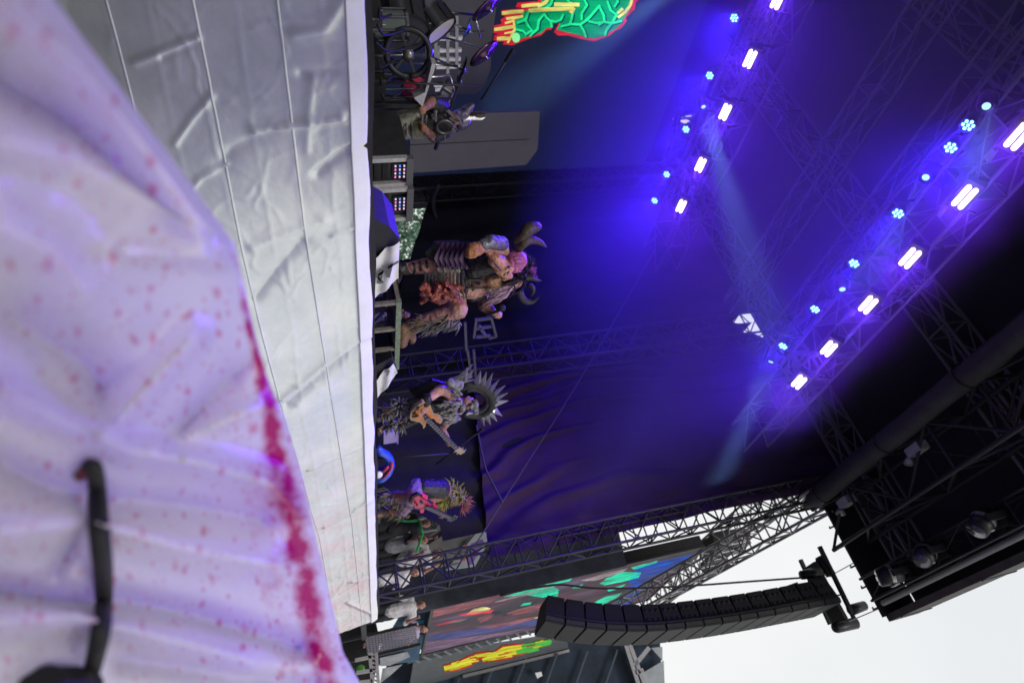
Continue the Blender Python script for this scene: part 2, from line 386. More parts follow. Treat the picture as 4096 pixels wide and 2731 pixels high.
# ------------------------------------------------------------------ spattered plastic sheet close to the camera
def sheet_material(name, band):
    m = bpy.data.materials.new(name); m.use_nodes = True; t = m.node_tree; n = t.nodes.new; l = t.links.new
    b = t.nodes['Principled BSDF']; out = t.nodes['Material Output']
    uv = n('ShaderNodeUVMap'); uv.uv_map = 'uv'
    wn = n('ShaderNodeTexNoise'); wn.inputs['Scale'].default_value = 26; wn.inputs['Detail'].default_value = 3; l(uv.outputs[0], wn.inputs['Vector'])
    ws = n('ShaderNodeVectorMath'); ws.operation = 'SCALE'; ws.inputs['Scale'].default_value = 0.030; l(wn.outputs['Color'], ws.inputs[0])
    wob = n('ShaderNodeVectorMath'); wob.operation = 'ADD'; l(uv.outputs[0], wob.inputs[0]); l(ws.outputs[0], wob.inputs[1])
    def vor(scale, thr, soft, seed, rnd=1.0):
        mp = n('ShaderNodeMapping'); mp.inputs['Scale'].default_value = (scale*1.5, scale, 1); mp.inputs['Location'].default_value = (seed, seed*0.7, 0)
        l(wob.outputs[0], mp.inputs[0])
        v = n('ShaderNodeTexVoronoi'); v.voronoi_dimensions = '2D'; v.inputs['Scale'].default_value = 1.0; v.inputs['Randomness'].default_value = rnd
        l(mp.outputs[0], v.inputs['Vector'])
        sz = n('ShaderNodeSeparateColor'); l(v.outputs['Color'], sz.inputs[0])
        th = n('ShaderNodeMath'); th.operation = 'MULTIPLY'; l(sz.outputs[0], th.inputs[0]); th.inputs[1].default_value = thr
        d = n('ShaderNodeMath'); d.operation = 'SUBTRACT'; l(th.outputs[0], d.inputs[0]); l(v.outputs['Distance'], d.inputs[1])
        mr = n('ShaderNodeMapRange'); mr.inputs[1].default_value = 0; mr.inputs[2].default_value = soft; l(d.outputs[0], mr.inputs[0])
        on = n('ShaderNodeMath'); on.operation = 'GREATER_THAN'; l(sz.outputs[1], on.inputs[0]); on.inputs[1].default_value = 0.30
        o = n('ShaderNodeMath'); o.operation = 'MULTIPLY'; l(mr.outputs[0], o.inputs[0]); l(on.outputs[0], o.inputs[1]); return o
    def mx2(a, c):
        q = n('ShaderNodeMath'); q.operation = 'MAXIMUM'; l(a.outputs[0], q.inputs[0]); l(c.outputs[0], q.inputs[1]); return q
    spots = mx2(vor(13, 0.20, 0.16, 2.3), vor(26, 0.26, 0.20, 7.7))
    spots = mx2(spots, vor(55, 0.26, 0.20, 5.1))
    col = n('ShaderNodeMix'); col.data_type = 'RGBA'; col.inputs[6].default_value = (0.84, 0.81, 0.84, 1); col.inputs[7].default_value = (0.70, 0.14, 0.26, 1)
    sp = n('ShaderNodeMath'); sp.operation = 'MULTIPLY'; l(spots.outputs[0], sp.inputs[0]); sp.inputs[1].default_value = 0.80
    if band:
        at = n('ShaderNodeAttribute'); at.attribute_name = 'stain'
        nn = n('ShaderNodeTexNoise'); nn.inputs['Scale'].default_value = 24; nn.inputs['Detail'].default_value = 7; nn.inputs['Roughness'].default_value = 0.82; l(uv.outputs[0], nn.inputs['Vector'])
        s1 = n('ShaderNodeMath'); s1.operation = 'ADD'; l(at.outputs['Fac'], s1.inputs[0]); l(nn.outputs['Fac'], s1.inputs[1])
        s2 = n('ShaderNodeMapRange'); s2.inputs[1].default_value = 0.84; s2.inputs[2].default_value = 1.20; l(s1.outputs[0], s2.inputs[0])
        mm = n('ShaderNodeMath'); mm.operation = 'MAXIMUM'; l(sp.outputs[0], mm.inputs[0]); l(s2.outputs[0], mm.inputs[1]); sp = mm
        c2 = n('ShaderNodeMix'); c2.data_type = 'RGBA'; c2.inputs[6].default_value = (0.70, 0.12, 0.26, 1); c2.inputs[7].default_value = (0.52, 0.0, 0.14, 1)
        l(s2.outputs[0], c2.inputs[0]); l(c2.outputs[2], col.inputs[7])
    l(sp.outputs[0], col.inputs[0]); l(col.outputs[2], b.inputs['Base Color'])
    b.inputs['Roughness'].default_value = 0.24; b.inputs['Specular IOR Level'].default_value = 0.6
    tr = n('ShaderNodeBsdfTranslucent'); l(col.outputs[2], tr.inputs[0])
    ms = n('ShaderNodeMixShader'); ms.inputs[0].default_value = 0.60; l(b.outputs[0], ms.inputs[1]); l(tr.outputs[0], ms.inputs[2]); l(ms.outputs[0], out.inputs[0])
    c = n('ShaderNodeTexCoord'); w1 = n('ShaderNodeTexNoise'); w1.inputs['Scale'].default_value = 14; w1.inputs['Detail'].default_value = 3; l(c.outputs['Object'], w1.inputs['Vector'])
    bp = n('ShaderNodeBump'); bp.inputs['Strength'].default_value = 0.25; bp.inputs['Distance'].default_value = 0.02; l(w1.outputs['Fac'], bp.inputs['Height']); l(bp.outputs[0], b.inputs['Normal'])
    return m
RIDGE = [(150,-220),(217,0),(446,306),(612,536),(752,720),(874,886),(940,983),(976,1140),(1014,1308),(1071,1512),(1135,1665),(1205,1895),(1282,2228),(1346,2496),(1371,2605),(1441,2731),(1500,2960)]
def ridge_at(u):
    for i in range(len(RIDGE)-1):
        if RIDGE[i+1][1] >= u: break
    a, b = RIDGE[i], RIDGE[i+1]; t = (u-a[1])/(b[1]-a[1]); return a[0]+(b[0]-a[0])*t
SF = [  # folds seen on the sheet: image polyline, depth (towards the camera), width
    ([(40,40),(300,250),(560,560),(760,830),(900,980)], 0.075, 75), ([(0,330),(250,480),(480,680),(700,860),(930,980)], -0.050, 95),
    ([(0,560),(300,620),(560,780),(800,930)], 0.05, 90), ([(0,1560),(250,1680),(520,1800),(800,1850),(1080,1930),(1180,2040)], 0.085, 60),
    ([(430,1720),(620,1500),(760,1350)], 0.05, 65), ([(700,1760),(880,1560),(1010,1430)], -0.04, 70), ([(640,1780),(900,1680),(1050,1620)], 0.03, 40),
    ([(0,1850),(200,1950),(360,2000)], -0.05, 80), ([(0,2120),(350,2080),(700,2180),(1100,2260)], 0.06, 80), ([(400,2000),(700,2020),(1050,2080)], -0.045, 60),
    ([(0,2360),(250,2400),(500,2410),(800,2470),(1200,2590)], -0.075, 60), ([(0,2480),(300,2460),(700,2560),(1000,2640)], 0.07, 70), ([(500,2640),(900,2700),(1250,2731)], -0.04, 50),
    ([(380,1980),(300,2180),(220,2300)], -0.03, 40), ([(0,900),(200,1000),(330,1150)], 0.04, 120), ([(500,1000),(800,1020),(960,1060)], 0.03, 50), ([(80,1300),(320,1450),(420,1560)], -0.05, 120)]
def sheet_depth(u, t):
    du = max(0, min(1.15, u/2731)); r = 0.85 + 1.35*du; bt = 0.52 + 0.34*du
    return r + (bt-r)*(t**0.8)
sheet = thing('plastic_sheet', 'large white plastic sheet spattered pink and red, lying crumpled close below the camera', 'plastic sheet', (0.6, 0.3, 0))
NU, NT = 230, 130
mb = MB(); uvs = []; stain = []
STAIN_LINE = [(960,1150),(1003,1310),(1040,1480),(1075,1620),(1100,1800),(1140,1960),(1180,2120),(1220,2330),(1265,2560),(1330,2760)]
for i in range(NU+1):
    u = -220 + 3180*i/NU; rv = ridge_at(u)
    for j in range(NT+1):
        t = j/NT; v = rv + (-420-rv)*t
        D = sheet_depth(u, t) - crease((v, u), SF)*2.7*min(1, t*9+0.15) - 0.012*fbm(u*0.004, v*0.004, 1.7)*min(1, t*6)
        mb.v.append(atD(v, u, D)); uvs.append((v/2731.0, u/2731.0))
        sd_ = min(seg_d((v, u), STAIN_LINE[q], STAIN_LINE[q+1])[0] for q in range(len(STAIN_LINE)-1))
        wd = 16 + 66*max(0, min(1, (u-1100)/900))
        s = (0.70+0.22*fbm(u*0.012, v*0.012, 8.8))*math.exp(-(sd_/wd)**2)*max(0, min(1, (u-880)/350))
        if u > 1500 and t < 0.16: s = max(s, 0.36*max(0, min(1, (u-1500)/300)))
        stain.append(s)
for i in range(NU):
    for j in range(NT): a = i*(NT+1)+j; mb.f.append([a, a+NT+1, a+NT+2, a+1])
me = mb.mesh('sheet_front', True)
ul = me.uv_layers.new(name='uv')
for lp in me.loops: ul.data[lp.index].uv = uvs[lp.vertex_index]
at_ = me.attributes.new('stain', 'FLOAT', 'POINT')
for k, s in enumerate(stain): at_.data[k].value = s
M_sheet = sheet_material('spattered_plastic', True)
link('sheet_front', me, M_sheet, sheet)
# the far side of the fold falls to the ground behind the ridge
mb = MB(); uvs = []
for i in range(0, NU+1, 2):
    u = -220 + 3180*i/NU; p = atD(ridge_at(u), u, sheet_depth(u, 0))
    hd = Vector((FWD.x, FWD.y, 0)).normalized()
    for k in range(9):
        q = k/8; mb.v.append(p + hd*(0.05*math.sin(q*3.1)+0.22*q + 0.03*fbm(u*0.005, q*3, 2)) + Vector((0, 0, -(p.z-0.03)*q*q*0.35 - (p.z-0.03)*q*0.65))); uvs.append((u/2731.0, q))
n1 = NU//2+1
for i in range(n1-1):
    for j in range(8): a = i*9+j; mb.f.append([a, a+1, a+10, a+9])
me = mb.mesh('sheet_back', True); ul = me.uv_layers.new(name='uv')
for lp in me.loops: ul.data[lp.index].uv = uvs[lp.vertex_index]
link('sheet_back', me, sheet_material('spattered_plastic_back', False), sheet)
# black strap looped over the sheet
def SD(v, u, lift): 
    rv = ridge_at(u); t = max(0, min(1, (v-rv)/(-420-rv))); return atD(v, u, sheet_depth(u, t) - crease((v, u), SF)*2.7*min(1, t*9+0.15) - lift)
st = thing('black_strap', 'thick black strap hanging slack over the spattered sheet', 'strap', SD(250, 2600, 0))
pts = [SD(v, u, l) for v, u, l in [(345,1868,0.0),(362,1858,0.045),(380,1880,0.06),(388,1950,0.065),(392,2050,0.07),(400,2150,0.07),(412,2280,0.07),(415,2400,0.07),(402,2520,0.065),(378,2640,0.06),(360,2700,0.05),(350,2760,0.03)]]
mb = MB()
hd = FWD
dense = []
for i in range(len(pts)-1):
    for q in range(5):
        t = q/5; p0 = pts[max(i-1,0)]; p1 = pts[i]; p2 = pts[i+1]; p3 = pts[min(i+2,len(pts)-1)]
        dense.append(0.5*((2*p1)+(p2-p0)*t+(2*p0-5*p1+4*p2-p3)*t*t+(3*p1-p0-3*p2+p3)*t*t*t))
dense.append(pts[-1])
for k in range(len(dense)-1):
    pass
wd = [0.010+0.006*min(1, k/18) for k in range(len(dense))]
mb.tube(dense, wd, 10); mb.build('strap_webbing', M_rubber, st, True)
mb = MB().cap(SD(322,1900,0.02), SD(345,1880,0.03), 0.011, 0.010); mb.build('strap_knot', mat('dark_red', (0.12, 0.02, 0.03), 0.6), st, True)
bag = thing('black_pouch', 'black rounded pouch where the strap ends at the bottom of the sheet', 'pouch', SD(250, 2740, 0))
mb = MB()
for v, u, r in [(350,2755,0.030),(300,2770,0.045),(240,2800,0.06),(170,2830,0.07)]: mb.ell(SD(v, u, 0.05), r, None, 14, 10)
blob('pouch_body', [('e', SD(v, u, 0.05), r, None, 14, 10) for v, u, r in [(352,2752,0.022),(325,2762,0.035),(280,2785,0.05),(220,2810,0.06),(160,2840,0.065)]], M_rubber, bag, 0.008, 4)

# ------------------------------------------------------------------ roof, towers and trusses
TWX = 12.65
roof = thing('stage_roof', 'black fabric stage roof with a deep front overhang', 'stage roof', (3, 8, 12))
MB().box((2.7, 8.12, 12.95), (21.4, 13.95, 0.06)).build('roof_skin', M_roof, roof)
MB().box((2.7, 1.16, 12.45), (21.4, 0.14, 0.75)).build('front_fascia', mat('fascia', (0.07, 0.065, 0.06), 0.8, 0, 0.3, 3), roof)
for k in range(9):
    x = 13.0 - 2.35*k; MB().bar((x, 1.10, 12.08), (x, 1.10, 12.85), 0.05).build('fascia_strap', M_dark_alu, roof)
MB().box((13.36, 4.65, 12.40), (0.08, 6.9, 0.85)).build('side_fascia', M_roof, roof); MB().box((13.36, 12.0, 12.40), (0.08, 5.6, 0.85)).build('side_fascia', M_roof, roof)
MB().box((-7.9, 8.6, 9.0), (0.06, 12.9, 8.0)).build('unseen_left_wall', M_roof, roof)  # unseen wall added to block sky light from the left
for i in range(6):                                          # curved lacing lugs on the overhang's end
    y = 1.4+0.45*i; MB().tube([(13.36, y, 12.05), (13.55, y, 11.98), (13.62, y+0.05, 12.05)], 0.02, 6).build('lacing_lug', M_black, roof)
truss('tower', 'front stage tower beside the side video screen', (TWX+0.35, 3.9, 0.0), (TWX+0.35, 3.9, 12.3), 0.52, 0.52, 26, M_dark_alu, 'stage towers', 0.03, 0.016)
truss('tower', 'stage tower in the middle of the purple side drape', (TWX, 8.2, 0.0), (TWX, 8.2, 12.3), 0.62, 0.5, 22, M_dark_alu, 'stage towers', 0.03, 0.016)
truss('tower', 'rear stage tower at the far upstage corner', (TWX, 14.05, 0.0), (TWX, 14.05, 12.3), 0.5, 0.5, 18, M_dark_alu, 'stage towers', 0.03, 0.014)
truss('lighting_truss', 'lighting truss nearest the audience with strobes and blue lamps', (-7.6, 5.32, 10.50), (12.6, 5.32, 10.50), 0.66, 0.6, 22, M_roof_truss, 'lighting trusses', 0.028, 0.013)
truss('lighting_truss', 'upstage lighting truss with the farther strobes and blue lamps', (-7.6, 10.75, 10.50), (12.6, 10.75, 10.50), 0.9, 0.6, 22, M_roof_truss, 'lighting trusses', 0.028, 0.013)
truss('front_truss', 'big front roof truss carrying the black fabric roll', (-7.6, 3.05, 11.75), (12.9, 3.05, 11.75), 0.9, 0.9, 16, M_dark_alu, None, 0.045, 0.03)
truss('overhang_truss', 'outermost truss under the roof overhang with moving head lamps', (-7.6, 1.75, 12.0), (13.2, 1.75, 12.0), 0.45, 0.45, 20, M_dark_alu, None, 0.028, 0.016)
for k, x in enumerate((12.4, 8.6, 4.8, 1.0)):
    truss('roof_rafter', 'roof rafter truss running upstage, ' + ['next to the side drape','second from the side drape','third from the side drape','fourth from the side drape'][k],
          (x, 1.9, 12.55), (x, 14.2, 12.55), 0.5, 0.5, 12, M_roof_truss, 'roof rafters', 0.035, 0.02)
for k, y in enumerate((7.2, 8.9, 12.6)):
    truss('roof_purlin', 'cross truss under the roof skin, ' + ['nearest the audience','in the middle','farthest upstage'][k], (-7.6, y, 11.9), (12.6, y, 11.9), 0.42, 0.5, 16, M_roof_truss, 'roof purlins', 0.028, 0.014)
# black fabric roll bound to the front truss
roll = thing('fabric_roll', 'rolled black cloth bound along the front roof truss', 'fabric roll', (3, 3.6, 11.2))
n = 70; pts = []; rr = []
for i in range(n+1):
    x = -7.4 + 20.35*i/n; pts.append((x, 3.63+0.02*fbm(x, 1, 1), 11.22 + 0.03*fbm(x*0.7, 4, 1))); rr.append(0.20+0.025*fbm(x*1.7, 0, 3))
rr[-1] = 0.06; rr[-2] = 0.15
MB().tube(pts, rr, 14).build('cloth_roll', mat('roll_cloth', (0.032, 0.030, 0.036), 0.75, 0, 0.25, 4, 0.3, 20), roll, True)
for i in range(9):
    x = 12.2-2.2*i; MB().tube([(x, 3.63+0.235*math.cos(a), 11.22+0.235*math.sin(a)) for a in [k*math.pi/6 for k in range(13)]], 0.015, 6).build('tie', M_black, roll)
for i, x in enumerate((11.9, 9.6)):
    t = thing('flood_box', ['small grey flood lamp on the roof truss by the tower corner','small grey flood lamp higher along the roof truss'][i], 'lamp', (x, 3.3, 11.4), 'flood lamps on the roof truss')
    MB().box((x, 3.25, 11.38), (0.34, 0.16, 0.22)).build('housing', mat('grey_housing', (0.28, 0.28, 0.29), 0.5), t)
    MB().tube([(x+0.24, 3.1, 11.3), (x+0.24, 3.2, 11.36)], [0.10, 0.06], 12).build('reflector', M_alu, t, True)
    MB().bar((x, 3.25, 11.49), (x, 3.25, 11.6), 0.04).build('bracket', M_black, t)
pipe = MB().tube([(-7.4, 1.42, 11.92), (13.1, 1.42, 11.92)], 0.055, 8).build('overhang_pipe', mat('grey_pipe', (0.25, 0.26, 0.26), 0.5), None, True)
tag(pipe, 'long grey pipe under the front of the roof overhang', 'pipe')

# ------------------------------------------------------------------ unseen speaker stack added to shade the near tarpaulin, just out of the frame
gs = thing('added_shade_stack', 'unseen black speaker stack added to shade the near end of the tarpaulin', 'loudspeakers', (-1.0, 2.6, 0))
for i in range(2):
    for j in range(5):
        c = Vector((-1.75+1.55*i, 2.7, 0.5+j*1.0)); b = MB().box(c, (1.5, 1.9, 0.97)).build('shade_box', mat('shade_box_black', (0.02, 0.02, 0.021), 0.6), gs)
        MB().box(c+Vector((0, -0.965, 0)), (1.4, 0.03, 0.88)).build('grille', mat('shade_box_grille', (0.035, 0.035, 0.036), 0.7), b)

truss('eave_truss', 'short dark truss across the daylight gap at the rear eaves', (9.6, 14.28, 12.0), (12.6, 14.28, 12.35), 0.25, 0.55, 9, M_dark_alu, None, 0.035, 0.03)
# ------------------------------------------------------------------ drapes
def drape(name, label, fn, nu, nv, m, cat='drape', part='cloth'):
    t = thing(name, label, cat, fn(0.5, 1.0))
    mb = MB()
    for i in range(nu+1):
        for j in range(nv+1): mb.v.append(fn(i/nu, j/nv))
    for i in range(nu):
        for j in range(nv): a = i*(nv+1)+j; mb.f.append([a, a+1, a+nv+2, a+nv+1])
    mb.build(part, m, t, True); return t
M_purple = mat('purple_lit_drape', (0.034, 0.010, 0.055), 0.85, 0, 0.2, 1.5, 0.2, 25)  # purple lamp sheen put into the cloth colour
def f_side(s, t):        # between the front and the middle tower
    y = 8.75 - 4.75*s; zb = 4.9 - 0.7*s; zt = 12.9 - 0.65*max(0, 1-abs(y-8.5)/0.4); z = zt + (zb-zt)*t
    belly = math.sin(math.pi*s)
    ph = 44*(s + 0.24*math.sin(t*2.6+0.4)*belly + 0.10*fbm(s*2, t*2, 1))
    x = 13.22 + 0.060*math.sin(ph) + 0.045*math.sin(ph*1.7+t*5) + 0.35*belly*math.sin(math.pi*t)*0.5
    return Vector((min(x, 13.30), y, z))
drape('side_drape', 'purple lit drape on the side wall between the two towers', f_side, 190, 60, M_purple)
def f_side2(s, t):
    y = 14.4 - 5.7*s; zb = 5.0 - 2.4*s; zt = 12.9 - 0.75*max(0, 1-abs(y-8.9)/0.45); z = zt + (zb-zt)*t
    return Vector((13.25 + 0.06*math.sin(34*s+math.sin(t*3)) + 0.03*fbm(s*9, t*3, 4), y, z))
drape('side_drape', 'dark drape on the side wall farthest upstage, its hem lifted', f_side2, 130, 30, M_drape)
def f_back(s, t):
    x = -7.6 + 21.4*s; zt = 12.9 - 1.05*max(0, 1-abs(x-11.0)/0.40); z = zt - (zt-2.05)*t
    return Vector((x, 14.45 + 0.06*math.sin(95*s) + 0.04*fbm(s*20, t*2, 0), z))
drape('back_drape', 'black drape across the back of the stage', f_back, 260, 20, M_drape)
def f_low(s, t):         # dark lower drape along the side wall, lifted beside the front tower
    y = 12.2 - 7.6*s; lift = max(0, min(1, (s-0.68)/0.28))
    zb = 2.05 + 1.35*lift*lift
    return Vector((13.34+0.05*math.sin(s*56+t*2)+0.03*fbm(s*8, t*2, 3), y, 5.6 + (zb-5.6)*t))
drape('side_drape', 'black lower drape drawn aside behind the bass player', f_low, 220, 24, M_drape)
# sagging black cables in front of the drapes
def cable(label, pts, r, m, cat='cable', grp=None):
    P = [Vector(p) for p in pts]; D = []
    for i in range(len(P)-1):
        for q in range(6):
            t = q/6; p0 = P[max(i-1,0)]; p1 = P[i]; p2 = P[i+1]; p3 = P[min(i+2,len(P)-1)]
            D.append(0.5*((2*p1)+(p2-p0)*t+(2*p0-5*p1+4*p2-p3)*t*t+(3*p1-p0-3*p2+p3)*t*t*t))
    D.append(P[-1])
    o = MB().tube(D, r, 6).build('cable', m, None, True); return tag(o, label, cat, grp)
M_cab = mat('violet_grey_cable', (0.05, 0.045, 0.065), 0.6)
cable('thin taut guy line crossing the side drape', [atX(2620,1000,12.3), atX(2330,1500,12.3), atX(2090,1880,12.3), atX(1900,2180,12.3)], 0.014, M_cab)
cable('thick cable sagging behind the bass player', [atX(1905,1700,12.2), atX(1925,1800,12.2), atX(1945,1880,12.2), atX(1990,1970,12.2), atX(2010,2010,12.2)], 0.022, M_cab)
cable('bent grey hose beside the horned singer', [atY(1755,740,13.5), atY(1735,800,13.5), atY(1745,870,13.5), atY(1800,960,13.5)], 0.05, M_cab)
# ------------------------------------------------------------------ LED wall with the band logo
led = thing('led_wall', 'dim blue video wall at the back with a green and yellow logo', 'video wall', (4.5, 14.2, 2.1))
MB().box((5.2, 14.22, 7.0), (14.2, 0.12, 8.6)).build('led_panel', mat('led_face', (0.012, 0.014, 0.03), 0.6, 0, 0.2, 3, emit=(0.10, 0.16, 0.55), es=0.05), led)
LY = 14.15
def zl(pts, dy=0.0): return [atY(1900+a/2.8, b/2.8, LY-dy) for a, b in pts]
def stroke(mb, pts, wd, fn, dy):
    P = [Vector((a, b)) for a, b in pts]; Lf = []; Rt = []
    for i, p in enumerate(P):
        d = (P[min(i+1, len(P)-1)] - P[max(i-1, 0)]).normalized(); nrm = Vector((-d.y, d.x))
        k = wd*(0.5 if 0 < i < len(P)-1 else 0.42)
        Lf.append(p+nrm*k); Rt.append(p-nrm*k)
    for i in range(len(P)-1):
        q = fn([tuple(Lf[i]), tuple(Lf[i+1]), tuple(Rt[i+1]), tuple(Rt[i])], dy); mb.add(q, [(0,1,2,3)])
E_red = emi('led_red', (0.75, 0.02, 0.05), 1.0, 1.2); E_green = emi('led_green', (0.0, 0.42, 0.16), 1.0, 1.2); E_vein = emi('led_vein', (0.02, 0.95, 0.32), 1.0, 1.2)
E_yel = emi('led_yellow', (0.95, 0.85, 0.22), 1.0, 1.2); E_navy = emi('led_navy', (0.0, 0.04, 0.10), 1.0, 1.2); E_pale = emi('led_pale', (0.30, 0.95, 0.38), 1.0)
outer = [(205,470),(215,400),(270,385),(205,372),(215,290),(300,270),(288,222),(340,190),(298,170),(300,118),(560,95),(455,82),(475,35),(700,15),(745,-40),(790,-120),(1850,-120),(1830,10),(1800,30),(1790,110),(1690,200),(1700,240),(1640,320),(1570,350),(1500,410),(1440,430),(1340,465),(1190,440),(1040,400),(930,402),(885,360),(935,272),(895,258),(858,335),(805,340),(740,400),(610,435),(520,470),(420,510),(310,500),(330,468)]
inner = [(440,485),(500,445),(600,412),(740,375),(800,318),(848,312),(880,244),(955,250),(918,338),(1060,372),(1200,405),(1330,435),(1450,400),(1600,310),(1662,220),(1740,100),(1775,-120),(800,-120),(745,20),(700,70),(560,125),(450,240),(425,330),(400,420)]
MB().poly(zl(outer, 0.005)).build('logo_outline', E_red, led)
MB().poly(zl(inner, 0.010)).build('logo_body', E_green, led)
veins = [[(470,260),(540,235),(570,215),(600,130)],[(560,220),(585,270),(600,300),(640,340),(560,395)],[(615,408),(650,370),(700,330),(715,230),(770,165)],[(775,150),(800,200),(850,240),(860,310)],[(850,235),(900,245),(960,225),(990,160)],[(960,300),(1060,275),(1080,220),(1095,150)],[(1060,272),(1180,278),(1260,220),(1340,130),(1400,60)],[(1180,285),(1220,350),(1245,425)],[(1390,70),(1440,170),(1450,240),(1380,285)],[(1450,250),(1540,262),(1650,235)],[(1455,405),(1470,340),(1540,250),(1600,140),(1650,90)],[(1480,10),(1520,120),(1580,165)],[(1210,-30),(1255,60),(1195,150),(1195,230)],[(880,-40),(850,50),(790,95)],[(460,330),(540,350),(580,390)],[(1270,240),(1360,260),(1420,250)],[(1000,-60),(1050,20),(1120,60)],[(1560,-80),(1600,20),(1560,80)]]
mb = MB(); 
for v in veins: stroke(mb, [(a+9, b+7) for a, b in v], 46, zl, 0.014)
mb.build('vein_shadow', E_navy, led)
mb = MB()
for v in veins: stroke(mb, v, 30, zl, 0.018)
mb.build('vein_pattern', E_vein, led)
mb = MB()
for v, wd in [([(300,150),(420,138),(545,130)],44),([(350,212),(440,200),(540,182)],34),([(215,335),(320,318),(430,300)],42),([(330,378),(420,360)],24),([(245,436),(320,432),(395,432)],44),([(335,265),(430,235)],30),([(365,485),(400,420),(445,330),(430,220)],26),([(520,72),(620,60),(730,52)],42),([(600,122),(800,108),(1110,98)],46),([(885,52),(1170,55)],52),([(700,80),(790,30),(830,-30)],40),([(1070,150),(1110,90)],50),([(1600,200),(1690,130),(1740,60),(1770,-40)],34),([(1600,150),(1660,100)],36)]:
    stroke(mb, v, wd, zl, 0.022)
mb.build('drip_pattern', E_yel, led)
MB().poly(zl([(460+45*math.cos(a), 425+55*math.sin(a)) for a in [k*math.pi/8 for k in range(16)]], 0.026)).build('pale_dot', E_pale, led)
# ------------------------------------------------------------------ grey scenic flats upstage
for lab, pts, Y in [('tall grey scenic flat leaning upright behind the racks', [(1640,690),(1690,690),(2105,660),(2150,600),(2160,446),(1960,452),(1700,455),(1640,460)], 9.6),
                    ('grey scenic flat behind the drum kit', [(1700,0),(1700,380),(1900,376),(1935,350),(1962,280),(1968,150),(1990,0),(2000,-160),(1700,-160)], 10.6)]:
    t = thing('scenic_flat', lab, 'scenic flat', (atY(*pts[0], Y).x, Y, 2.0), 'grey scenic flats')
    poly = [atY(a, b, Y) for a, b in pts]
    MB().slab(poly, (0, 0.06, 0)).build('face_board', M_grey, t)
    lo = min(poly, key=lambda p: p.z); xs = [p.x for p in poly]
    for x in (min(xs)+0.25, max(xs)-0.25): MB().bar((x, Y+0.12, 2.0), (x, Y+0.12, lo.z+0.8), 0.08).build('stile', M_black, t)
    mid = (min(xs)+max(xs))/2
    MB().bar((mid, Y-0.004, lo.z+0.02), (mid-0.02, Y-0.004, max(p.z for p in poly)-0.2), 0.012, 0.004).build('board_joint', M_black, t)
# ------------------------------------------------------------------ lamps
M_strobe = emi('strobe_tube', (0.85, 0.55, 1.0), 10.0); M_par = emi('par_lens', (0.12, 0.35, 1.0), 7.0); M_beam = emi('beam_lens', (0.45, 0.9, 0.9), 1.2)
HAZE_LIGHTS = []
def spot(loc, target, power, col, size, blend=0.6, rad=0.08, parent=None):
    ld = bpy.data.lights.new('lamp_light', 'SPOT'); ld.energy = power; ld.color = col; ld.spot_size = math.radians(size); ld.spot_blend = blend; ld.shadow_soft_size = rad
    o = bpy.data.objects.new('lamp_light', ld); COL.objects.link(o); o.location = loc
    d = (Vector(target)-Vector(loc)).normalized(); o.rotation_euler = d.to_track_quat('-Z', 'Y').to_euler()
    if parent is not None: o.parent = parent; o.matrix_parent_inverse = Matrix.Translation(-ROOTLOC[parent.name])
    return o
ORD = ['first', 'second', 'third', 'fourth', 'fifth', 'sixth', 'seventh']
def strobe(p, label, group, tilt, power, col):
    t = thing('strobe_light', label, 'strobe', p, group)
    R = Matrix.Rotation(tilt, 3, 'X'); c = Vector(p)
    def q(x, y, z): return c + R @ Vector((x, y, z))
    MB().box(q(0, 0.08, 0), (0.46, 0.14, 0.26), R).build('housing', M_black, t)
    for s in (-1, 1):
        mb = MB(); mb.tube([q(-0.17, -0.02, s*0.046), q(-0.15, -0.02, s*0.046), q(0.15, -0.02, s*0.046), q(0.17, -0.02, s*0.046)], [0.018, 0.032, 0.032, 0.018], 10)
        mb.build('tube', M_strobe, t, True)
    MB().bar(q(-0.26, 0.1, 0), q(-0.26, 0.22, 0.28), 0.03).build('yoke_arm', M_black, t); MB().bar(q(0.26, 0.1, 0), q(0.26, 0.22, 0.28), 0.03).build('yoke_arm', M_black, t)
    MB().bar(c+Vector((0.32, 0.15, 0.05)), c+Vector((0.52, 0.17, 0.12)), 0.05).build('connector', mat('grey_plug', (0.25, 0.24, 0.28), 0.5), t)
    spot(q(0, -0.16, 0), q(0, -2, 0), power, col, 115, 0.9, 0.2, t)
    return t
def par(p, label, group, power, tgt, bright=1.0):
    t = thing('par_light', label, 'lamp', p, group); c = Vector(p); d = (Vector(tgt)-c).normalized(); x = d.cross(Vector((0,0,1))).normalized(); y = x.cross(d)
    MB().tube([c-d*0.26, c-d*0.22, c-d*0.04, c], [0.05, 0.09, 0.10, 0.105], 16, False).build('can', mat('par_can', (0.03, 0.03, 0.06), 0.4), t, True)
    MB().tube([c-d*0.27, c-d*0.262], [0.07, 0.07], 12).build('back_plate', M_black, t)
    for k in range(7):
        a = k*math.pi/3; o = Vector() if k == 6 else (x*math.cos(a)+y*math.sin(a))*0.060
        MB().tube([c+o-d*0.03, c+o-d*0.01], [0.022, 0.018], 8).build('lens', M_par, t)
    MB().bar(c-d*0.15+Vector((-0.16, 0, 0)), c-d*0.15+Vector((-0.16, 0, 0.3)), 0.025).build('yoke_arm', M_black, t)
    MB().bar(c-d*0.15+Vector((0.16, 0, 0)), c-d*0.15+Vector((0.16, 0, 0.3)), 0.025).build('yoke_arm', M_black, t)
    spot(c+d*0.03, tgt, power, (0.035, 0.012, 1.0), 75, 0.9, 0.12, t)
    return t
row1 = [5.31, 6.47, 7.65, 9.01, 10.23]; row2 = [4.21, 5.19, 6.38, 7.47, 8.68, 9.75]
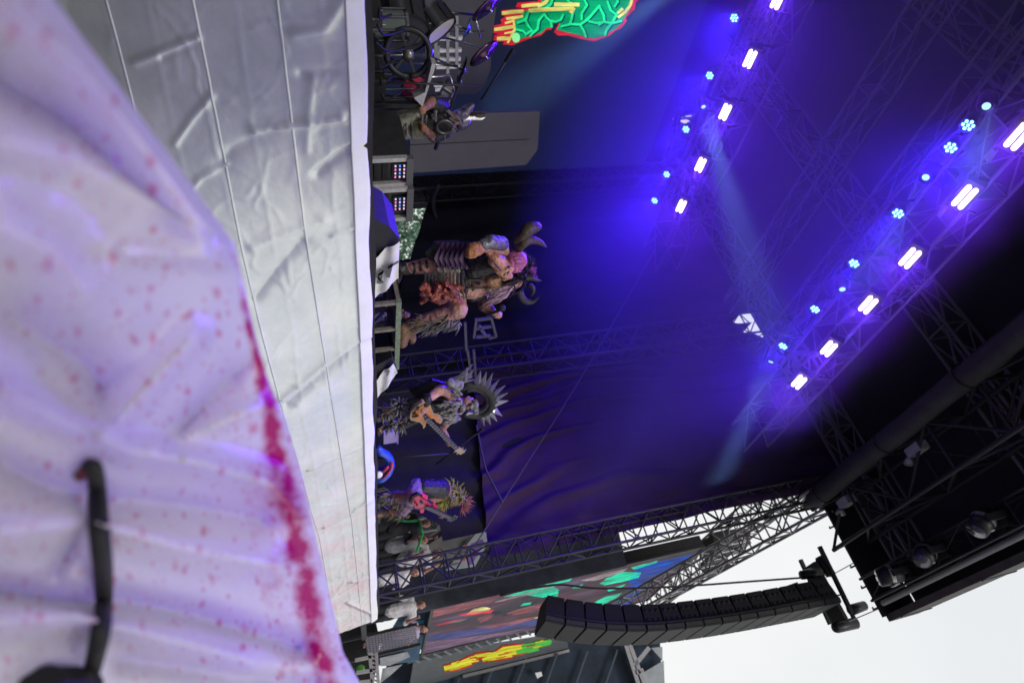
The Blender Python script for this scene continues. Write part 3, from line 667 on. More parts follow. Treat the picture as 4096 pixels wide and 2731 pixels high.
for i, x in enumerate(row1): strobe((x, 10.26, 10.0), ORD[i].capitalize()+' violet strobe in the far row, counting towards the side drape' if 0 else ORD[i]+' violet strobe of the upstage row, counted towards the side drape', 'violet strobes', 0.75, STROBE_W*0.6, (0.13, 0.015, 1.0))
for i, x in enumerate(row2): strobe((x, 5.0, 10.0), ORD[i]+' violet strobe of the row nearest the audience, counted towards the side drape', 'violet strobes', 0.9, STROBE_W*0.62, (0.17, 0.022, 1.0))
par1 = [(2935,75),(2837,305),(2742,520),(2665,700),(2617,805)]; par2 = [(3870,505),(3800,595),(3590,858),(3414,1057),(3258,1240),(3130,1387)]
for i, (a, b) in enumerate(par1):
    p = atZ(a, b, 10.0); par(p, ORD[i]+' blue LED lamp of the upstage row, counted towards the side drape', 'blue LED lamps', PAR_W, p+Vector((0.2, -2.5, -3.0)))
for i, (a, b) in enumerate(par2):
    p = atZ(a, b, 10.0); par(p, ORD[i]+' blue LED lamp of the row nearest the audience, counted towards the side drape', 'blue LED lamps', PAR_W*0.6, p+Vector((0.5, -2.2, -3.0)))
def beam(start, z, end, label, power, size, col=(0.22, 0.42, 1.0)):
    p = atZ(*start, z); t = thing('beam_light', label, 'spotlight', p, 'beam moving heads'); d = (Vector(end)-p).normalized()
    MB().tube([p-d*0.30, p-d*0.26, p-d*0.05, p], [0.06, 0.11, 0.12, 0.10], 14, False).build('head', M_black, t, True)
    MB().tube([p-d*0.02, p-d*0.012], [0.05, 0.05], 12).build('lens', M_beam, t)
    MB().box(p+Vector((0, 0, 0.36)), (0.26, 0.22, 0.12)).build('base', M_black, t)
    for s in (-1, 1): MB().bar(p-d*0.15+Vector((s*0.15, 0, 0)), p+Vector((s*0.12, 0, 0.32)), 0.035).build('yoke_arm', M_black, t)
    spot(p+d*0.02, end, power, col, size, 1.0, 0.16, t)
beam((3082,1450), 10.0, atZ(2890,1900,8.55), 'pale blue beam lamp next to the side drape, its beam falling on the cloth', BEAM_W*6.5, 10)
beam((2815,430), 10.0, atZ(3080,1330,9.3), 'pale blue beam lamp of the upstage row, aimed over the audience', BEAM_W*3.2, 14)
beam((3945,428), 10.0, atZ(3890,740,8.8), 'pale blue beam lamp beyond the two brightest blue lamps', BEAM_W*1.1, 13)
beam((3702,712), 10.0, atZ(3590,905,9.0), 'pale blue beam lamp between the strobes of the front row', BEAM_W*0.9, 11)
beam((3370,1160), 10.0, atZ(3430,1500,9.3), 'pale blue beam lamp low in the front row, aimed sideways', BEAM_W*0.4, 9)
beam((2760,-90), 10.0, atY(2040,420,13.0), 'wide pale blue wash lamp beyond the upstage strobes', BEAM_W*3.5, 22, (0.20, 0.42, 1.0))
# ------------------------------------------------------------------ stage haze
hz = MB().box((2.4, 8.97, 8.98), (20.0, 10.06, 6.36))
hm = bpy.data.materials.new('stage_haze'); hm.use_nodes = True; ht = hm.node_tree; ht.nodes.clear()
ho = ht.nodes.new('ShaderNodeOutputMaterial'); pv = ht.nodes.new('ShaderNodeVolumePrincipled')
pv.inputs['Color'].default_value = (0.85, 0.87, 0.95, 1); pv.inputs['Density'].default_value = HAZE_D; pv.inputs['Anisotropy'].default_value = 0.45
ht.links.new(pv.outputs[0], ho.inputs['Volume'])
h = hz.build('haze', hm); tag(h, 'thin stage haze that shows the blue light', 'haze', kind='stuff')
# ------------------------------------------------------------------ hung loudspeaker array
arr = thing('line_array', 'curved hanging column of black loudspeakers beside the front tower', 'loudspeakers', (14.6, 2.3, 5.0))
M_cab2 = mat('cabinet_black', (0.007, 0.006, 0.009), 0.7, 0, 0.2, 10); M_grille = mat('grille_grey', (0.032, 0.032, 0.031), 0.7, 0.2, 0.25, 30, 0.4, 120)
M_vent = mat('vent_dark', (0.006, 0.006, 0.007), 0.8)
NB = 16; y, z, tilt = 2.07, 11.75, 0.0
p = Vector((14.6, 2.07, 11.72))
for i in range(NB):
    tilt = 0.05 + (0.0 if i < 9 else 0.06*(i-8)**1.15); hgt = 0.41
    tl = 0.055 + 0.02*max(0, i-3)*0.6 + max(0, i-9)*0.035
    R = Matrix.Rotation(tl*1.0, 3, 'X')
    dn = R @ Vector((0, 0, -1)); c = p + dn*hgt/2
    cab = MB(); d2, f2, h2 = 0.24, 0.30, hgt/2-0.003
    # wedge cabinet: tall at the front grille, slimmer at the back
    vs = [(-0.6,-f2,-h2),(0.6,-f2,-h2),(0.6,-f2,h2),(-0.6,-f2,h2),(-0.45,d2,-h2*0.86),(0.45,d2,-h2*0.86),(0.45,d2,h2*0.86),(-0.45,d2,h2*0.86)]
    cab.add([c + R @ Vector(v) for v in vs], [(0,1,2,3),(4,7,6,5),(0,3,7,4),(1,5,6,2),(3,2,6,7),(0,4,5,1)])
    co = cab.build('speaker_cabinet', M_cab2, arr)
    g = MB(); g.add([c + R @ Vector(v) for v in [(-0.59,-f2-0.012,-h2*0.94),(0.59,-f2-0.012,-h2*0.94),(0.59,-f2-0.012,h2*0.94),(-0.59,-f2-0.012,h2*0.94),(-0.59,-f2+0.10,-h2*0.94),(-0.59,-f2+0.10,h2*0.94)]], [(0,1,2,3)])
    g2 = MB().box(c + R @ Vector((0, -f2-0.015, 0)), (1.18, 0.03, h2*1.86), R); g2.build('grille', M_grille, co)
    k = MB().box(c + R @ Vector((-0.605, -f2+0.05, 0)), (0.02, 0.08, h2*1.86), R).build('end_trim', M_grille, co)
    if i < 11:
        for b in (-0.09, 0.10):
            for a in (-0.12, 0.0, 0.12):
                xw = -0.6 + 0.15*(b+f2)/(d2+f2)
                rod('vent', c + R @ Vector((xw-0.012, b, a)), c + R @ Vector((xw+0.02, b, a)), 0.034, M_vent, co)
    MB().bar(c + R @ Vector((-0.64, -f2+0.12, -h2)), c + R @ Vector((-0.64, -f2+0.12, h2)), 0.03).build('rigging_link', M_black, co)
    p = p + dn*hgt
MB().bar((14.6, 1.45, 11.86), (14.6, 2.75, 11.80), 0.5, 0.09).build('flying_frame', M_black, arr)
MB().bar((14.15, 1.5, 11.9), (14.15, 3.0, 11.95), 0.08).build('frame_arm', M_black, arr); MB().bar((15.05, 1.5, 11.9), (15.05, 3.0, 11.95), 0.08).build('frame_arm', M_black, arr)
for k, (a, b, c2, d) in enumerate([((3275,2225),(3325,2300),(3205,2300),(3280,2285)), ((3335,2510),(3425,2490),(3460,2420),(3400,2440))]):
    t = thing('chain_hoist', ['black chain hoist above the inner side of the loudspeakers','black chain hoist above the outer end of the loudspeakers'][k], 'hoist', atX(*a, 14.4), 'chain hoists')
    MB().tube([atX(*a, 14.4), atX(*a, 14.4).lerp(atX(*b, 14.4), 0.1), atX(*b, 14.4)], [0.09, 0.12, 0.12], 10).build('motor', M_black, t, True)
    MB().tube([atX(*c2, 14.4), atX(*d, 14.4)], [0.10, 0.12], 8).build('chain_bag', M_black, t, True)
    MB().bar(atX(*b, 14.4), atX(*d, 14.4), 0.07).build('hook_link', M_black, t)
    q = atX(*(b if k == 0 else a), 14.4); MB().tube([q, Vector((q.x-0.3, q.y+0.1, 12.6))], 0.012, 6).build('lifting_chain', M_alu, t)
cable('black cable drooping from the hoist across the video screen', [atX(3200,2310,14.2), atX(2990,2325,14.2), atX(2700,2345,14.2), atX(2400,2352,14.2), atX(2215,2338,14.2), atX(2000,2380,14.2)], 0.022, M_black)
cable('black cable hanging beside the loudspeaker column', [atX(3190,2330,14.2), atX(3080,2365,14.2), atX(2900,2395,14.2), atX(2700,2430,14.2), atX(2560,2450,14.2)], 0.020, M_black)
# ------------------------------------------------------------------ side wing structure between tower and screen
truss('wing_truss', 'pale lattice truss sloping from the tower top over the side screen', (13.2, 3.75, 11.9), (18.6, 3.45, 8.3), 0.5, 0.5, 12, M_alu, 'wing trusses', 0.035, 0.02)
truss('wing_truss', 'pale lattice truss behind the loudspeakers above the side screen', (13.6, 4.6, 12.2), (24.0, 4.6, 11.75), 0.6, 0.6, 16, M_alu, 'wing trusses', 0.035, 0.02)
truss('wing_tower', 'pale lattice tower standing behind the side video screen', (16.2, 6.5, 0), (16.2, 6.5, 13.2), 0.9, 0.9, 14, M_alu, None, 0.04, 0.025, None, 'tower')
for k, (a, b) in enumerate([((14.0, 5.6, 12.6), (17.5, 5.6, 8.6)), ((17.0, 5.8, 12.8), (13.8, 5.8, 9.2))]):
    tag(MB().bar(a, b, 0.11).build('wing_brace', M_alu), ['pale diagonal brace falling away from the tower top','pale diagonal brace rising away from the tower'][k], 'brace', 'wing braces')
t = thing('rigging_box', 'black boxed rigging above the top corner of the side screen', 'rigging', atY(2900,2170,4.6))
MB().box(atY(2900,2175,4.6), (0.9, 0.5, 1.1)).build('box_body', M_black, t); MB().box(atY(2860,2260,4.6), (0.5, 0.4, 0.8)).build('side_box', M_black, t)
# ------------------------------------------------------------------ side video screen
SY = 4.5
scr = thing('video_screen', 'tall side video screen showing a colourful close view of a performer', 'video screen', (20, SY, 3.3))
def SP(pts, dy=0.0): return [atY(a, b, SY-dy) for a, b in pts]
x0, x1, z0, z1 = 17.75, 22.95, 3.42, 11.15
MB().box(((x0+x1)/2, SY+0.16, (z0+z1)/2), (x1-x0, 0.3, z1-z0)).build('screen_body', M_black, scr)
def scr_mat():
    m = bpy.data.materials.new('screen_picture'); m.use_nodes = True; t = m.node_tree; t.nodes.clear(); n = t.nodes.new; l = t.links.new
    o = n('ShaderNodeOutputMaterial'); e = n('ShaderNodeEmission'); c = n('ShaderNodeTexCoord')
    mp = n('ShaderNodeMapping'); mp.inputs['Scale'].default_value = (0.9, 1, 0.35); mp.inputs['Rotation'].default_value = (0, 0.25, 0); l(c.outputs['Object'], mp.inputs[0])
    a = n('ShaderNodeTexNoise'); a.inputs['Scale'].default_value = 1.5; a.inputs['Detail'].default_value = 5; a.inputs['Distortion'].default_value = 0.6; l(mp.outputs[0], a.inputs['Vector'])
    r = n('ShaderNodeValToRGB'); r.color_ramp.elements[0].position = 0.30; r.color_ramp.elements[0].color = (0.05, 0.05, 0.07, 1)
    r.color_ramp.elements[1].position = 0.75; r.color_ramp.elements[1].color = (0.16, 0.15, 0.24, 1)
    k = r.color_ramp.elements.new(0.45); k.color = (0.09, 0.085, 0.10, 1); k = r.color_ramp.elements.new(0.58); k.color = (0.13, 0.08, 0.10, 1)
    l(a.outputs['Fac'], r.inputs[0])
    lp = n('ShaderNodeTexWave'); lp.inputs['Scale'].default_value = 22; l(c.outputs['Object'], lp.inputs['Vector'])
    mul = n('ShaderNodeMapRange'); mul.inputs[3].default_value = 0.85; mul.inputs[4].default_value = 1.0; l(lp.outputs['Fac'], mul.inputs[0])
    l(r.outputs[0], e.inputs[0]); l(mul.outputs[0], e.inputs[1]); l(e.outputs[0], o.inputs[0]); return m
MB().box(((x0+x1)/2, SY-0.005, (z0+z1)/2), (x1-x0-0.06, 0.02, z1-z0-0.06)).build('picture', scr_mat(), scr)
def z6(pts): return [(1300+a/2.352, 2200+b/2.352) for a, b in pts]
def z7(pts): return [(2000+a/1.68, 2000+b/1.68) for a, b in pts]
EC = {'pk': emi('px_pink', (0.36, 0.14, 0.15), 1.1, 1.6), 'bl': emi('px_blue', (0.02, 0.10, 0.55), 1.2, 1.6), 'te': emi('px_teal', (0.02, 0.85, 0.50), 1.3, 1.6), 'ye': emi('px_yellow', (0.80, 0.80, 0.30), 1.2, 1.6),
      'rd': emi('px_red', (0.75, 0.06, 0.10), 1.2, 1.6), 'wh': emi('px_pale', (0.50, 0.42, 0.42), 1, 1.6), 'la': emi('px_lavender', (0.10, 0.12, 0.34), 1, 1.6), 'mv': emi('px_mauve', (0.26, 0.17, 0.27), 1, 1.6), 'gr': emi('px_grey', (0.08, 0.08, 0.09), 1, 1.6)}
pic = [('pk', z6([(1030,540),(1300,490),(1650,425),(1560,490),(1300,560),(1010,630)])), ('te', z6([(1680,440),(1850,380),(2150,340),(2200,370),(2190,430),(2050,445),(1900,420),(1750,430)])),
       ('ye', z6([(1810,375),(2000,325),(2150,300),(2020,345)])), ('te', z6([(2010,330),(2330,262),(2300,290),(2040,340)])), ('wh', z6([(1580,490),(1800,420),(2160,335),(1900,420),(1660,480)])),
       ('ye', z6([(1330,600),(1400,550),(1500,530),(1560,545),(1540,575),(1380,600)])), ('rd', z6([(1250,605),(1420,570),(1590,555),(1560,590),(1300,615)])), ('gr', z6([(1620,600),(1800,500),(2150,420),(2100,460),(1830,560),(1680,620)])),
       ('pk', z6([(1700,590),(1900,530),(2160,490),(2180,520),(1950,580),(1780,610)])), ('rd', z6([(1040,705),(1170,665),(1300,640),(1180,690)])), ('wh', z6([(1120,690),(1220,660),(1340,645),(1260,675)])),
       ('pk', z6([(1430,640),(1540,600),(1600,600),(1540,650),(1460,680)])), ('la', z6([(960,800),(1300,750),(1700,690),(2090,640),(2060,700),(1700,750),(1200,830),(950,850)])), ('mv', z6([(915,950),(950,855),(1300,825),(2000,720),(1990,740),(1400,860)])),
       ('pk', z6([(1400,720),(1700,680),(2100,595),(2080,620),(1760,700),(1560,735)])), ('ye', z6([(1960,640),(2030,610),(2170,590),(2150,610),(2010,640)])), ('te', z6([(1830,525),(1870,500),(1945,488),(1930,510)])),
       ('bl', z7([(1350,350),(1100,405),(920,450),(860,560),(960,560),(1000,580),(830,735),(600,760),(470,770),(700,720),(830,640),(900,610),(830,590)])), ('te', z7([(670,560),(720,520),(830,480),(950,485),(930,520),(830,545),(700,570)])),
       ('te', z7([(610,700),(700,650),(820,620),(790,650),(700,695),(630,706)])), ('te', z7([(425,750),(520,725),(590,720),(540,742),(440,758)])), ('gr', z7([(900,540),(1150,460),(1160,470),(980,560)])), ('te', z7([(880,450),(1060,405),(1050,420),(900,465)])),
       ('wh', z7([(540,540),(700,490),(860,455),(830,480),(640,540)])), ('te', z7([(480,590),(560,560),(540,590)])), ('te', z7([(720,600),(850,560),(810,590),(730,612)]))]
for i, (c, pts) in enumerate(pic):
    MB().poly(SP(pts, 0.03+0.002*i)).build('picture_patch', EC[c], scr)
for a, b in [((x0, z0), (x1, z0)), ((x0, z1), (x1, z1)), ((x0, z0), (x0, z1)), ((x1, z0), (x1, z1))]:
    MB().bar((a[0], SY-0.02, a[1]), (b[0], SY-0.02, b[1]), 0.09, 0.06).build('screen_border', M_dark_alu, scr)
# black mesh strip, grey banner with yellow and green lettering, navy scrim wing
ms = thing('mesh_strip', 'black open mesh strip along the outer edge of the video screen', 'mesh', (23.4, SY, 3))
MB().slab([(23.05, SY, 3.0), (23.9, SY, 3.0), (23.9, SY, 10.0), (23.05, SY, 10.0)], (0, 0.05, 0)).build('mesh_sheet', mat('mesh_dark', (0.05, 0.055, 0.06), 0.8, 0, 0.8, 9), ms)
for i in range(20):
    zz = 3.1+0.34*i; MB().bar((23.06, SY-0.04, zz), (23.88, SY-0.04, zz+0.30), 0.05).build('mesh_strand', mat('strand_grey', (0.17, 0.19, 0.21), 0.7), ms)
bn = thing('banner', 'dark grey banner with jagged yellow and green lettering', 'banner', (25, SY, 2.8))
MB().slab(SP([(1655,2640),(1635,2760),(1850,2698),(2275,2597),(2262,2530),(1680,2625)]), (0, 0.05, 0)).build('banner_cloth', mat('banner_grey', (0.10, 0.11, 0.12), 0.85, 0, 0.15, 2), bn)
def zb(pts, dy): return SP(z6(pts), dy)
E_by = emi('banner_yellow_glow', (0.85, 0.82, 0.06), 0.8, 1.5); E_bg = emi('banner_green_glow', (0.12, 0.60, 0.10), 0.8, 1.5); E_br = emi('banner_red_glow', (0.65, 0.05, 0.04), 0.7, 1.5)  # cloth lettering made to glow, its brightness put in as emission
mb = MB(); mr_ = MB(); mg = MB()
for v, wd in [([(1120,1112),(1250,1085),(1380,1050)],52),([(1260,1070),(1370,1020),(1480,985)],40),([(1380,1050),(1420,1000),(1560,975)],44),([(1480,1030),(1600,985),(1760,930)],46),([(1560,1020),(1650,1000),(1760,985)],40),([(1600,985),(1680,930),(1880,905)],48),([(1700,975),(1830,950),(1930,915)],46)]:
    stroke(mb, v, wd, zb, 0.03); stroke(mr_, v, wd+34, zb, 0.015)
for v, wd in [([(1800,960),(1930,930),(2040,880)],48),([(1850,905),(1990,885),(2130,850)],46),([(1900,950),(2010,925)],40),([(2030,890),(2120,865)],52)]:
    stroke(mg, v, wd, zb, 0.035)
for k in range(26):
    a = random.uniform(1130, 2000); b = 1112-(a-1120)*0.25+random.uniform(-36, 36); stroke(mr_ if k % 3 == 0 else mb, [(a, b), (a+random.uniform(40, 110), b-random.uniform(8, 26))], random.uniform(8, 18), zb, 0.045+0.0005*k)
mr_.build('lettering_edge', E_br, bn); mb.build('yellow_lettering', E_by, bn); mg.build('green_lettering', E_bg, bn)
tag(MB().bar(atY(1850,2705,SY-0.1), atY(2275,2602,SY-0.1), 0.16, 0.1).build('banner_pole', M_alu), 'pale pole along the edge of the lettered banner', 'pole')
wing = thing('scrim_wing', 'tall navy scrim wall at the far end beyond the banner', 'scrim', (27, 3, 0))
def WX(pts, X): return [atX(a, b, X) for a, b in pts]
M_navy = mat('navy_scrim', (0.022, 0.032, 0.050), 0.9, 0, 0.35, 1.2, 0.4, 3); M_sail = mat('grey_sail', (0.30, 0.32, 0.34), 0.85, 0, 0.15, 2)
MB().slab(WX([(1480,2860),(1560,2620),(1900,2600),(2240,2560),(2420,2540),(2500,2530),(2640,2560),(2655,2860)], 28.5), (0.08, 0, 0)).build('scrim_cloth', M_navy, wing)
for k in range(7):
    v = 1750+120*k; MB().bar(atX(v, 2640-0.06*(v-1750), 28.3), atX(v-90, 2860, 28.3), 0.07).build('scrim_batten', mat('scrim_rib', (0.06, 0.075, 0.10), 0.8), wing)
MB().slab(WX([(2555,2750),(2570,2690),(2655,2640),(2660,2760)], 28.2), (0.05, 0, 0)).build('pale_flap', M_sail, wing)
MB().slab(WX([(2605,2590),(2650,2585),(2650,2640)], 28.2), (0.05, 0, 0)).build('pale_flap', M_sail, wing)
for a, b in [((2500,2575),(2560,2760)), ((2515,2570),(2585,2760)), ((2538,2660),(2595,2590)), ((2540,2690),(2572,2680))]:
    MB().bar(atX(*a, 28.1), atX(*b, 28.1), 0.16).build('scaffold_tube', M_alu, wing)
MB().slab(WX([(2140,2690),(2165,2685),(2170,2700),(2150,2712)], 28.2), (0.03, 0, 0)).build('bright_tear_patch', mat('pale_patch', (0.8, 0.8, 0.8), 0.7), wing)  # pale plate stands for a bright tear, no hole is cut
# outdoor wood glimpsed under the lifted drape
def tree(loc, h, label, seed):
    rnd = random.Random(seed); t = thing('tree', label, 'tree', loc, 'trees behind the stage'); b = Vector(loc)
    mt = MB().tube([b, b+Vector((0.1, 0, h*0.3)), b+Vector((0, 0.1, h*0.62))], [h*0.03, h*0.022, h*0.008], 8)
    for k in range(6):
        a = rnd.uniform(0, 6.28); s = b+Vector((0, 0, h*rnd.uniform(0.3, 0.55))); mt.tube([s, s+Vector((math.cos(a)*h*0.2, math.sin(a)*h*0.2, h*0.15))], [h*0.012, h*0.004], 6)
    mt.build('trunk', mat('bark', (0.08, 0.06, 0.045), 0.9), t, True)
    cr_ = MB()
    for k in range(1500):
        d = Vector((rnd.gauss(0, 1), rnd.gauss(0, 1), rnd.gauss(0, 1))).normalized()*rnd.random()**0.4
        lump = 1+0.3*noise.noise(d*2.5+Vector((seed, 0, 0)))
        c = b+Vector((d.x*h*0.30*lump, d.y*h*0.30*lump, h*0.62+d.z*h*0.36*lump)); s = rnd.uniform(0.10, 0.22)
        q = Quaternion((rnd.gauss(0,1), rnd.gauss(0,1), rnd.gauss(0,1), rnd.gauss(0,1))).normalized()
        cr_.add([c + q @ Vector(v) for v in [(-s,0,0),(0,-s*0.5,0),(s,0,0),(0,s*0.5,0)]], [(0,1,2,3)])
    cr_.build('crown', mat('foliage', (0.10, 0.20, 0.13), 0.7, 0, 0.4, 0.8), t)
for k, (px, d) in enumerate([(830, 25.0), (930, 31.0), (1010, 28.0)]):
    q = atX(1600, px, d); tree((q.x, q.y, 0), 8.5+k*0.8, ['leafy green tree glimpsed under the lifted drape near the rear tower','leafy green tree in the middle of the gap under the drape','leafy green tree at the narrow end of the gap under the drape'][k], k+3)
# ------------------------------------------------------------------ equipment on stage
M_flight = mat('flight_case', (0.020, 0.020, 0.022), 0.5, 0, 0.3, 8); M_alu2 = mat('bright_aluminium', (0.50, 0.48, 0.48), 0.4, 0.5, 0.15, 30, 0.4, 150)
E_meter = emi('meter_pink', (1.0, 0.25, 0.75), 1.0); E_meter2 = emi('meter_white', (1.0, 0.70, 1.0), 0.9); E_mr = emi('meter_red', (1.0, 0.05, 0.08), 1.5); E_mb = emi('meter_blue', (0.1, 0.25, 1.0), 1.5)
def pix_box(mb, Y, v0, v1, u0, u1, depth, dy=0):
    a = atY(v0, u0, Y); b = atY(v1, u1, Y); c = atY(v0, u1, Y); d = atY(v1, u0, Y)
    x0_, x1_ = (a.x+d.x)/2, (b.x+c.x)/2; z0_, z1_ = (a.z+c.z)/2, (b.z+d.z)/2
    return mb.box(((x0_+x1_)/2, Y+depth/2+dy, (z0_+z1_)/2), (abs(x1_-x0_), depth, abs(z1_-z0_)))
for k, (u0, u1, Y, lab) in enumerate([(640, 752, 5.6, 'black equipment rack with glowing pink meters, next to the grey flat'), (762, 890, 5.55, 'black mesh fronted rack with glowing pink meters, next to the covered monitor')]):
    a = atY(1480, u0, Y); b = atY(1480, u1, Y); t = thing('equipment_rack', lab, 'rack', ((a.x+b.x)/2, Y, 2.0), 'equipment racks')
    top = atY(1640, (u0+u1)/2, Y).z; xa, xb = atY(1560, u0, Y).x, atY(1560, u1, Y).x
    MB().box(((xa+xb)/2, Y+0.40, (2.0+top)/2), (xb-xa, 0.66, top-2.0)).build('case', M_flight, t)
    for x in (xa+0.02, xb-0.02): MB().bar((x, Y+0.04, 2.0), (x, Y+0.04, top-0.03), 0.05, 0.05).build('corner_rail', M_alu2, t)
    MB().bar((xa, Y+0.03, top), (xb, Y+0.03, top), 0.06, 0.07).build('top_rail', mat('rail_dark', (0.08, 0.08, 0.085), 0.5), t)
    xm = xa + (xb-xa)*0.5; zm = atY(1602, (u0+u1)/2, Y).z
    MB().box((xm, Y+0.055, zm), (0.20, 0.03, 0.16)).build('meter_panel', M_rubber, t)
    for i in range(4):
        for j in range(3):
            MB().box((xm-0.072+0.048*i, Y+0.035, zm-0.048+0.046*j), (0.020, 0.012, 0.016)).build('meter_segment', [E_meter2, E_mr, E_meter, E_mb][(i*2+j*3) % 4] if (i+j) % 2 else E_meter2, t)
    for j in range(4): MB().box((xm, Y+0.06, 2.12+0.085*j), (xb-xa-0.14, 0.02, 0.06)).build('rack_unit', [M_black, M_grille, M_black, M_rubber][j], t)
    MB().box((xm-0.1, Y+0.03, 2.20), (0.10, 0.02, 0.06)).build('handle', M_alu2, t)
tt = thing('orange_strap', 'flat orange tape strip on the dark case beside the far left performer', 'tape', atY(1520, 575, 5.9))
MB().slab([atY(a, b, 5.9) for a, b in [(1488,572),(1604,565),(1601,578),(1500,580)]], (0, 0.02, 0)).build('strap_face', mat('orange', (0.65, 0.14, 0.05), 0.6), tt)
fc = thing('flight_case', 'low black flight case behind the orange tape strip', 'flight case', atY(1490, 580, 6.0))
pix_box(MB(), 6.0, 1440, 1612, 560, 635, 0.5).build('case_body', M_flight, fc); pix_box(MB(), 5.97, 1500, 1510, 585, 622, 0.03).build('case_latch', M_alu2, fc)
# monitor wedges draped with printed white cloth
def wedge(lab, Y, pl, dark, mark):
    a = atY(*pl[0], Y); t = thing('monitor_wedge', lab, 'stage monitor', (a.x, Y, 2.0), 'cloth covered stage monitors')
    MB().slab([atY(p[0], p[1], Y+0.02) for p in dark], (0, 0.5, 0)).build('monitor_box', mat('monitor_violet_lit', (0.018, 0.016, 0.026), 0.6), t)  # purple stage light on the box put into its colour
    pts = [atY(p[0], p[1], Y) for p in pl]
    # cloth laid over the front: gridded so that it can ripple
    mb = MB(); n = 12
    A, B, C_, D = pts
    for i in range(n+1):
        for j in range(n+1):
            s, q = i/n, j/n; p = A.lerp(B, s).lerp(D.lerp(C_, s), q); p.y -= 0.02+0.018*math.sin(s*9+q*3)+0.015*fbm(s*4, q*4, Y); mb.v.append(p)
    for i in range(n):
        for j in range(n): k = i*(n+1)+j; mb.f.append([k, k+1, k+n+2, k+n+1])
    mb.build('printed_cloth', M_white, t, True)
    ink = mat('grey_ink', (0.12, 0.12, 0.13), 0.8); mm = MB()
    for s in mark: stroke(mm, s[0], s[1], lambda q, dy: [atY(x, y, Y-dy) for x, y in q], 0.06)
    mm.build('printed_mark', ink, t)
def zz(pts): return [(1440+a/2.8, 860+b/2.8) for a, b in pts]
wedge('monitor under a white cloth printed with a grey rune, in front of the horned singer', 4.75, zz([(125,480),(440,270),(430,700),(120,960)]), zz([(125,490),(120,20),(330,130),(445,270),(430,700),(120,950)]),
      [(zz([(140,710),(240,650),(330,580),(430,520)]), 10), (zz([(210,770),(240,600)]), 22), (zz([(310,700),(350,540)]), 20), (zz([(190,690),(260,760)]), 11)])
wedge('monitor under a pink stained white cloth beyond the metal cage', 4.8, zz([(150,1850),(370,1640),(420,1760),(160,2080)]), zz([(150,1700),(360,1590),(420,1760),(160,2060)]),
      [(zz([(300,1800),(330,1740)]), 7)])
# metal cage riser the singer props his boot on
cg = thing('cage_riser', 'low metal cage riser with dark gaps under the singer', 'riser', (atY(1480, 1340, 4.95).x, 5.2, 2.0))
M_rust = mat('worn_rail', (0.23, 0.20, 0.17), 0.6, 0.3, 0.3, 20); M_gr = mat('worn_green_rail', (0.20, 0.25, 0.18), 0.6, 0.3, 0.3, 20)
CY = 4.95; ct = atY(1580, 1340, CY).z; us = [1214, 1318, 1397, 1472]; xs = [atY(1540, u, CY).x for u in us]
for dy in (0.0, 0.62):
    for i, x in enumerate(xs): MB().bar((x, CY+dy, 2.0), (x, CY+dy, ct), 0.045).build('post', M_rust, cg)
    MB().bar((xs[0]-0.03, CY+dy, ct+0.03), (xs[-1]+0.03, CY+dy, ct+0.03), 0.06).build('top_rail', M_gr if dy == 0 else M_rust, cg)
for x in xs: MB().bar((x, CY, ct+0.03), (x, CY+0.62, ct+0.03), 0.045).build('cross_rail', M_rust, cg)
MB().box(((xs[0]+xs[-1])/2, CY+0.34, ct+0.066), (xs[-1]-xs[0], 0.60, 0.012)).build('top_grating', M_black, cg)
MB().box(((xs[0]+xs[1])/2, CY+0.45, 2.22), (0.22, 0.1, 0.18)).build('blue_case', mat('blue_case', (0.07, 0.06, 0.30), 0.6), cg)
MB().bar((xs[1]+0.05, CY+0.3, 2.30), (xs[2]-0.06, CY+0.3, 2.12), 0.05, 0.03).build('violet_strut', mat('violet_strut', (0.12, 0.10, 0.30), 0.5), cg)
lb = thing('lavender_box', 'small lavender box on the stage floor beside the bass player', 'box', atY(1530, 1750, 5.3))
pix_box(MB(), 5.3, 1535, 1592, 1730, 1772, 0.25).build('box_body', mat('lavender', (0.42, 0.34, 0.66), 0.6, 0, 0.08, 6), lb)
pix_box(MB(), 5.3, 1588, 1594, 1728, 1774, 0.26, -0.004).build('box_lid', mat('lavender2', (0.36, 0.28, 0.60), 0.6), lb)
bh = thing('blue_hoop', 'glossy blue curled tube with red edge lying at the stage lip', 'inflatable', atY(1520, 1860, 4.6))
M_bl = mat('blue_vinyl', (0.03, 0.08, 0.55), 0.25, 0, 0.15, 6); pts = [atY(a, b, 4.6) for a, b in [(1512,1790),(1522,1806),(1545,1818),(1560,1838),(1562,1860),(1548,1882),(1522,1898),(1508,1912)]]
MB().tube(pts, [0.045,0.06,0.062,0.062,0.07,0.10,0.13,0.10], 10).build('tube_ring', M_bl, bh, True)
MB().tube([atY(a, b, 4.5) for a, b in [(1568,1850),(1566,1872),(1550,1894),(1530,1912)]], 0.020, 8).build('red_edge', mat('red_vinyl', (0.62, 0.06, 0.07), 0.3), bh, True)
MB().tube([atY(a, b, 4.48) for a, b in [(1552,1866),(1540,1878),(1532,1888)]], 0.022, 8).build('red_stripe', mat('red_vinyl', (0.62, 0.06, 0.07), 0.3), bh, True)
MB().ell(atY(1512,1898,4.45), (0.09, 0.05, 0.07)).build('white_patch', mat('white_vinyl', (0.8, 0.78, 0.74), 0.4), bh, True)
